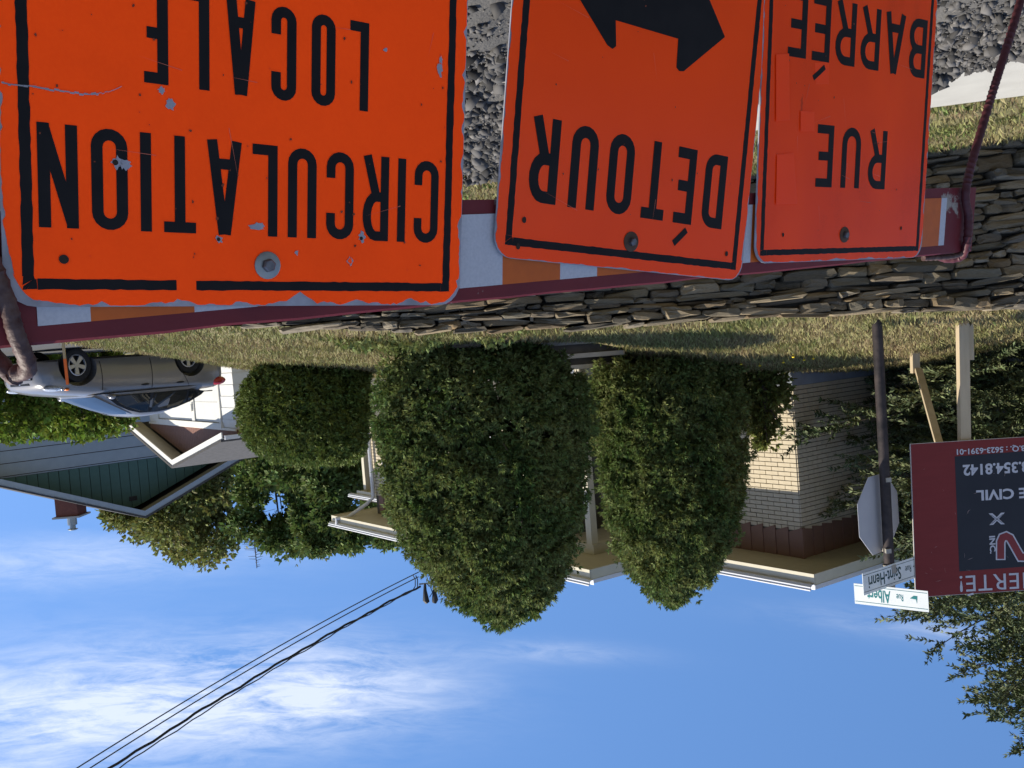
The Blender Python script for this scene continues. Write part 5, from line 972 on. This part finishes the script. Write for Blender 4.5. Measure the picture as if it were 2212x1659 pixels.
def ell(c, r, name, mat, par=None, seg=14):
    b = MB(); V = []; n = 8
    for i in range(n + 1):
        a = math.pi * i / n - math.pi / 2
        for k in range(seg): q_ = 2 * math.pi * k / seg; V.append(cw(c[0] + r[0] * math.cos(a) * math.cos(q_), c[1] + r[1] * math.cos(a) * math.sin(q_), c[2] + r[2] * math.sin(a)))
    b.add(V, [(i * seg + k, i * seg + (k + 1) % seg, (i + 1) * seg + (k + 1) % seg, (i + 1) * seg + k) for i in range(n) for k in range(seg)]); return b.build(name, mat, par or car, smooth=True)
def sidey(x, h):
    X = [s_[0] for s_ in ST][::-1]; z0, z1, w = (float(np.interp(x, X, [s_[i] for s_ in ST][::-1])) for i in (1, 2, 3)); hs_ = [c[1] for c in CS]; f = float(np.interp(h, hs_[1:], [c[0] for c in CS][1:])); return w * f, z0 + (z1 - z0) * h
def seam(x0, h0, x1, h1, wd=.008, name='door_seam', mat=m_trim, n=10):
    for sd in (-1, 1):
        b = MB(); P = []
        for i in range(n + 1):
            t = i / n; x, h = x0 + (x1 - x0) * t, h0 + (h1 - h0) * t
            for e in (-1, 1):
                hor = abs(x1 - x0) > .5; y, z = sidey(x + (0 if hor else e * wd), h); z += e * wd if hor else 0; P.append(cw(x + (0 if hor else e * wd), sd * (y + .004), z))
        b.add(P, [(2 * i, 2 * i + 1, 2 * i + 3, 2 * i + 2) for i in range(n)]); b.build(name, mat, car)
seam(.88, .05, .86, .97); seam(-.30, .05, -.31, .97); seam(-1.02, .45, -1.30, .97); seam(.85, .02, -.95, .02, .014, 'sill_trim')
for sd in (-1, 1):
    for x in (-.14, -1.02): y, z = sidey(x, .80); ell((x, sd * y, z), (.105, .022, .022), 'door_handle', m_trim)
    hl = ell((1.90, sd * .715, .735), (.30, .135, .058), 'headlight', m_lamp); ell((1.66, sd * .80, .775), (.06, .07, .025), 'indicator', m_amber, hl)
    for dx in (2.05, 1.92, 1.80): ell((dx, sd * (.77 + (2.05 - dx) * .28), .735 + (2.05 - dx) * .12), (.035, .03, .03), 'lamp_unit', m_chrome, hl)
    ell((-2.10, sd * .735, .865), (.23, .11, .095), 'tail_light', m_tail); ell((.74, sd * .965, .985), (.075, .10, .055), 'mirror', m_paint); ell((2.16, sd * .60, .36), (.09, .12, .05), 'fog_recess', m_trim)
b = MB(); b.box(cw(2.285, 0, .47), fw * .03, lf * .50, EZ * .085); gr = b.build('grille', m_trim, car)
for k in range(4): MB().box(cw(2.318, 0, .41 + .04 * k), fw * .006, lf * .47, EZ * .007).build('grille_bar', m_chrome, gr)
MB().box(cw(2.262, 0, .615), fw * .03, lf * .36, EZ * .035).build('upper_grille', m_trim, car); ell((2.29, 0, .615), (.012, .07, .022), 'emblem', m_chrome); MB().box(cw(-2.31, 0, .60), fw * .01, lf * .26, EZ * .065).build('number_plate', m_white, car)
MB().box(cw(-1.98, 0, 1.075), fw * .07, lf * .60, EZ * .012).build('spoiler', m_paint, car)
for sx_ in (.25, -.75):
    for sy in (-.38, .38): ell((sx_, sy, .98), (.10, .20, .26), 'seat', m_trim)
for x in WX:
    for sd in (-1, 1):
        b = MB(); prof = [(.195, .62), (.215, .635), (.26, .83), (.305, .82), (.322, .80), (.325, .74), (.325, .68), (.31, .64)]; prof = [(.20, .640), (.31, .640), (.325, .665), (.325, .80), (.312, .825), (.27, .835), (.215, .822), (.205, .80)]; sg = 36; V = []
        for r_, y in prof: V += [cw(x + r_ * math.cos(2 * math.pi * k / sg), sd * y, WR + r_ * math.sin(2 * math.pi * k / sg)) for k in range(sg)]
        b.add(V, [(i * sg + k, i * sg + (k + 1) % sg, (i + 1) % len(prof) * sg + (k + 1) % sg, (i + 1) % len(prof) * sg + k) for i in range(len(prof)) for k in range(sg)]); ty = b.build('tyre', m_tyre, car, smooth=True)
        MB().tube([cw(x, sd * .70, WR), cw(x, sd * .745, WR)], .204, 28).build('wheel_well', m_trim, ty)
        b = MB(); V = []; pr = [(.205, .80), (.207, .822), (.188, .828), (.180, .79)]
        for r_, y in pr: V += [cw(x + r_ * math.cos(2 * math.pi * k / sg), sd * y, WR + r_ * math.sin(2 * math.pi * k / sg)) for k in range(sg)]
        b.add(V, [(i * sg + k, i * sg + (k + 1) % sg, (i + 1) % 4 * sg + (k + 1) % sg, (i + 1) % 4 * sg + k) for i in range(4) for k in range(sg)]); b.tube([cw(x, sd * .75, WR), cw(x, sd * .822, WR)], [.055, .045], 14)
        for k in range(5):
            a = 2 * math.pi * k / 5 + .3; e = fw * math.cos(a) + EZ * math.sin(a); t_ = -fw * math.sin(a) + EZ * math.cos(a); c0 = cw(x, sd * .80, WR)
            b.hexa([c0 + e * .04 - t_ * .030 - lf * sd * .025, c0 + e * .04 - t_ * .030 + lf * sd * .018, c0 + e * .04 + t_ * .030 + lf * sd * .018, c0 + e * .04 + t_ * .030 - lf * sd * .025, c0 + e * .188 - t_ * .044 - lf * sd * .02, c0 + e * .188 - t_ * .044 + lf * sd * .022, c0 + e * .188 + t_ * .044 + lf * sd * .022, c0 + e * .188 + t_ * .044 - lf * sd * .02])
        b.build('rim', m_alloy, ty)
# driveway
m_drive = pm('driveway_asphalt', (.05, .05, .05), (.07, .068, .066), 12, .95, .004, 80)
grid('driveway', np.linspace(7.3, 16, 24), np.linspace(12, 32, 30), lambda x, y: np.maximum(lawn_z(x, y) + .02, CZ - .03) * 0 + np.maximum(CZ - .004, lawn_z(x, y) * 0), m_drive, kind='structure')

# ------------------------------------------------------------------ small wear on the signs
m_speck = pm('grime_speck', (.16, .035, .012), (.30, .07, .03), 30, .7); m_scr = pm('scratch', (.75, .20, .11), (.55, .13, .08), 30, .6)
for S_, n1_, n2_ in ((S1, 60, 7), (S2, 14, 5), (S3, 34, 12)):
    b = MB(); r = S_.r
    for i in range(n1_):
        x_, y_, rr_ = r.uniform(.04, S_.w - .04), r.uniform(-.58, -.05), r.choice([.0009, .0012, .002]); m_ = 7; b.add([S_.fr(x_ + rr_ * math.cos(6.283 * k / m_) * r.uniform(.5, 1.5), y_ + rr_ * math.sin(6.283 * k / m_) * r.uniform(.5, 1.8), .0021) for k in range(m_)], [tuple(range(m_))])
    b.build('grime', m_speck, S_.root); b = MB()
    for i in range(n2_):
        x_, y_, L_, a_ = r.uniform(.06, S_.w - .1), r.uniform(-.55, -.08), r.uniform(.02, .09), r.choice([r.uniform(-.3, .3), r.uniform(1.2, 1.9)]); d_ = np.array([math.cos(a_), math.sin(a_)]); n_ = np.array([-d_[1], d_[0]]) * .0005; p_ = np.array([x_, y_])
        b.add([S_.fr(*(p_ - n_), .0022), S_.fr(*(p_ + d_ * L_), .0022), S_.fr(*(p_ + n_), .0022)], [(0, 1, 2)])
    b.build('scratches', m_scr, S_.root)
b = MB()
for i in range(26):
    x_, y_ = RND.uniform(1985, 2210), RND.uniform(965, 1285); L_, a_ = RND.uniform(2, 16), RND.uniform(0, 6.28); b.add([bq(x_, y_, .010), bq(x_ + L_ * math.cos(a_), y_ + L_ * math.sin(a_), .010), bq(x_ + L_ * .5 * math.cos(a_) + .5, y_ + L_ * .5 * math.sin(a_) + .6, .010)], [(0, 1, 2)])
b.build('scratches', m_scr2 if 'm_scr2' in globals() else pm('pale_scratch', (.42, .30, .28), None, 20, .6), bb_)
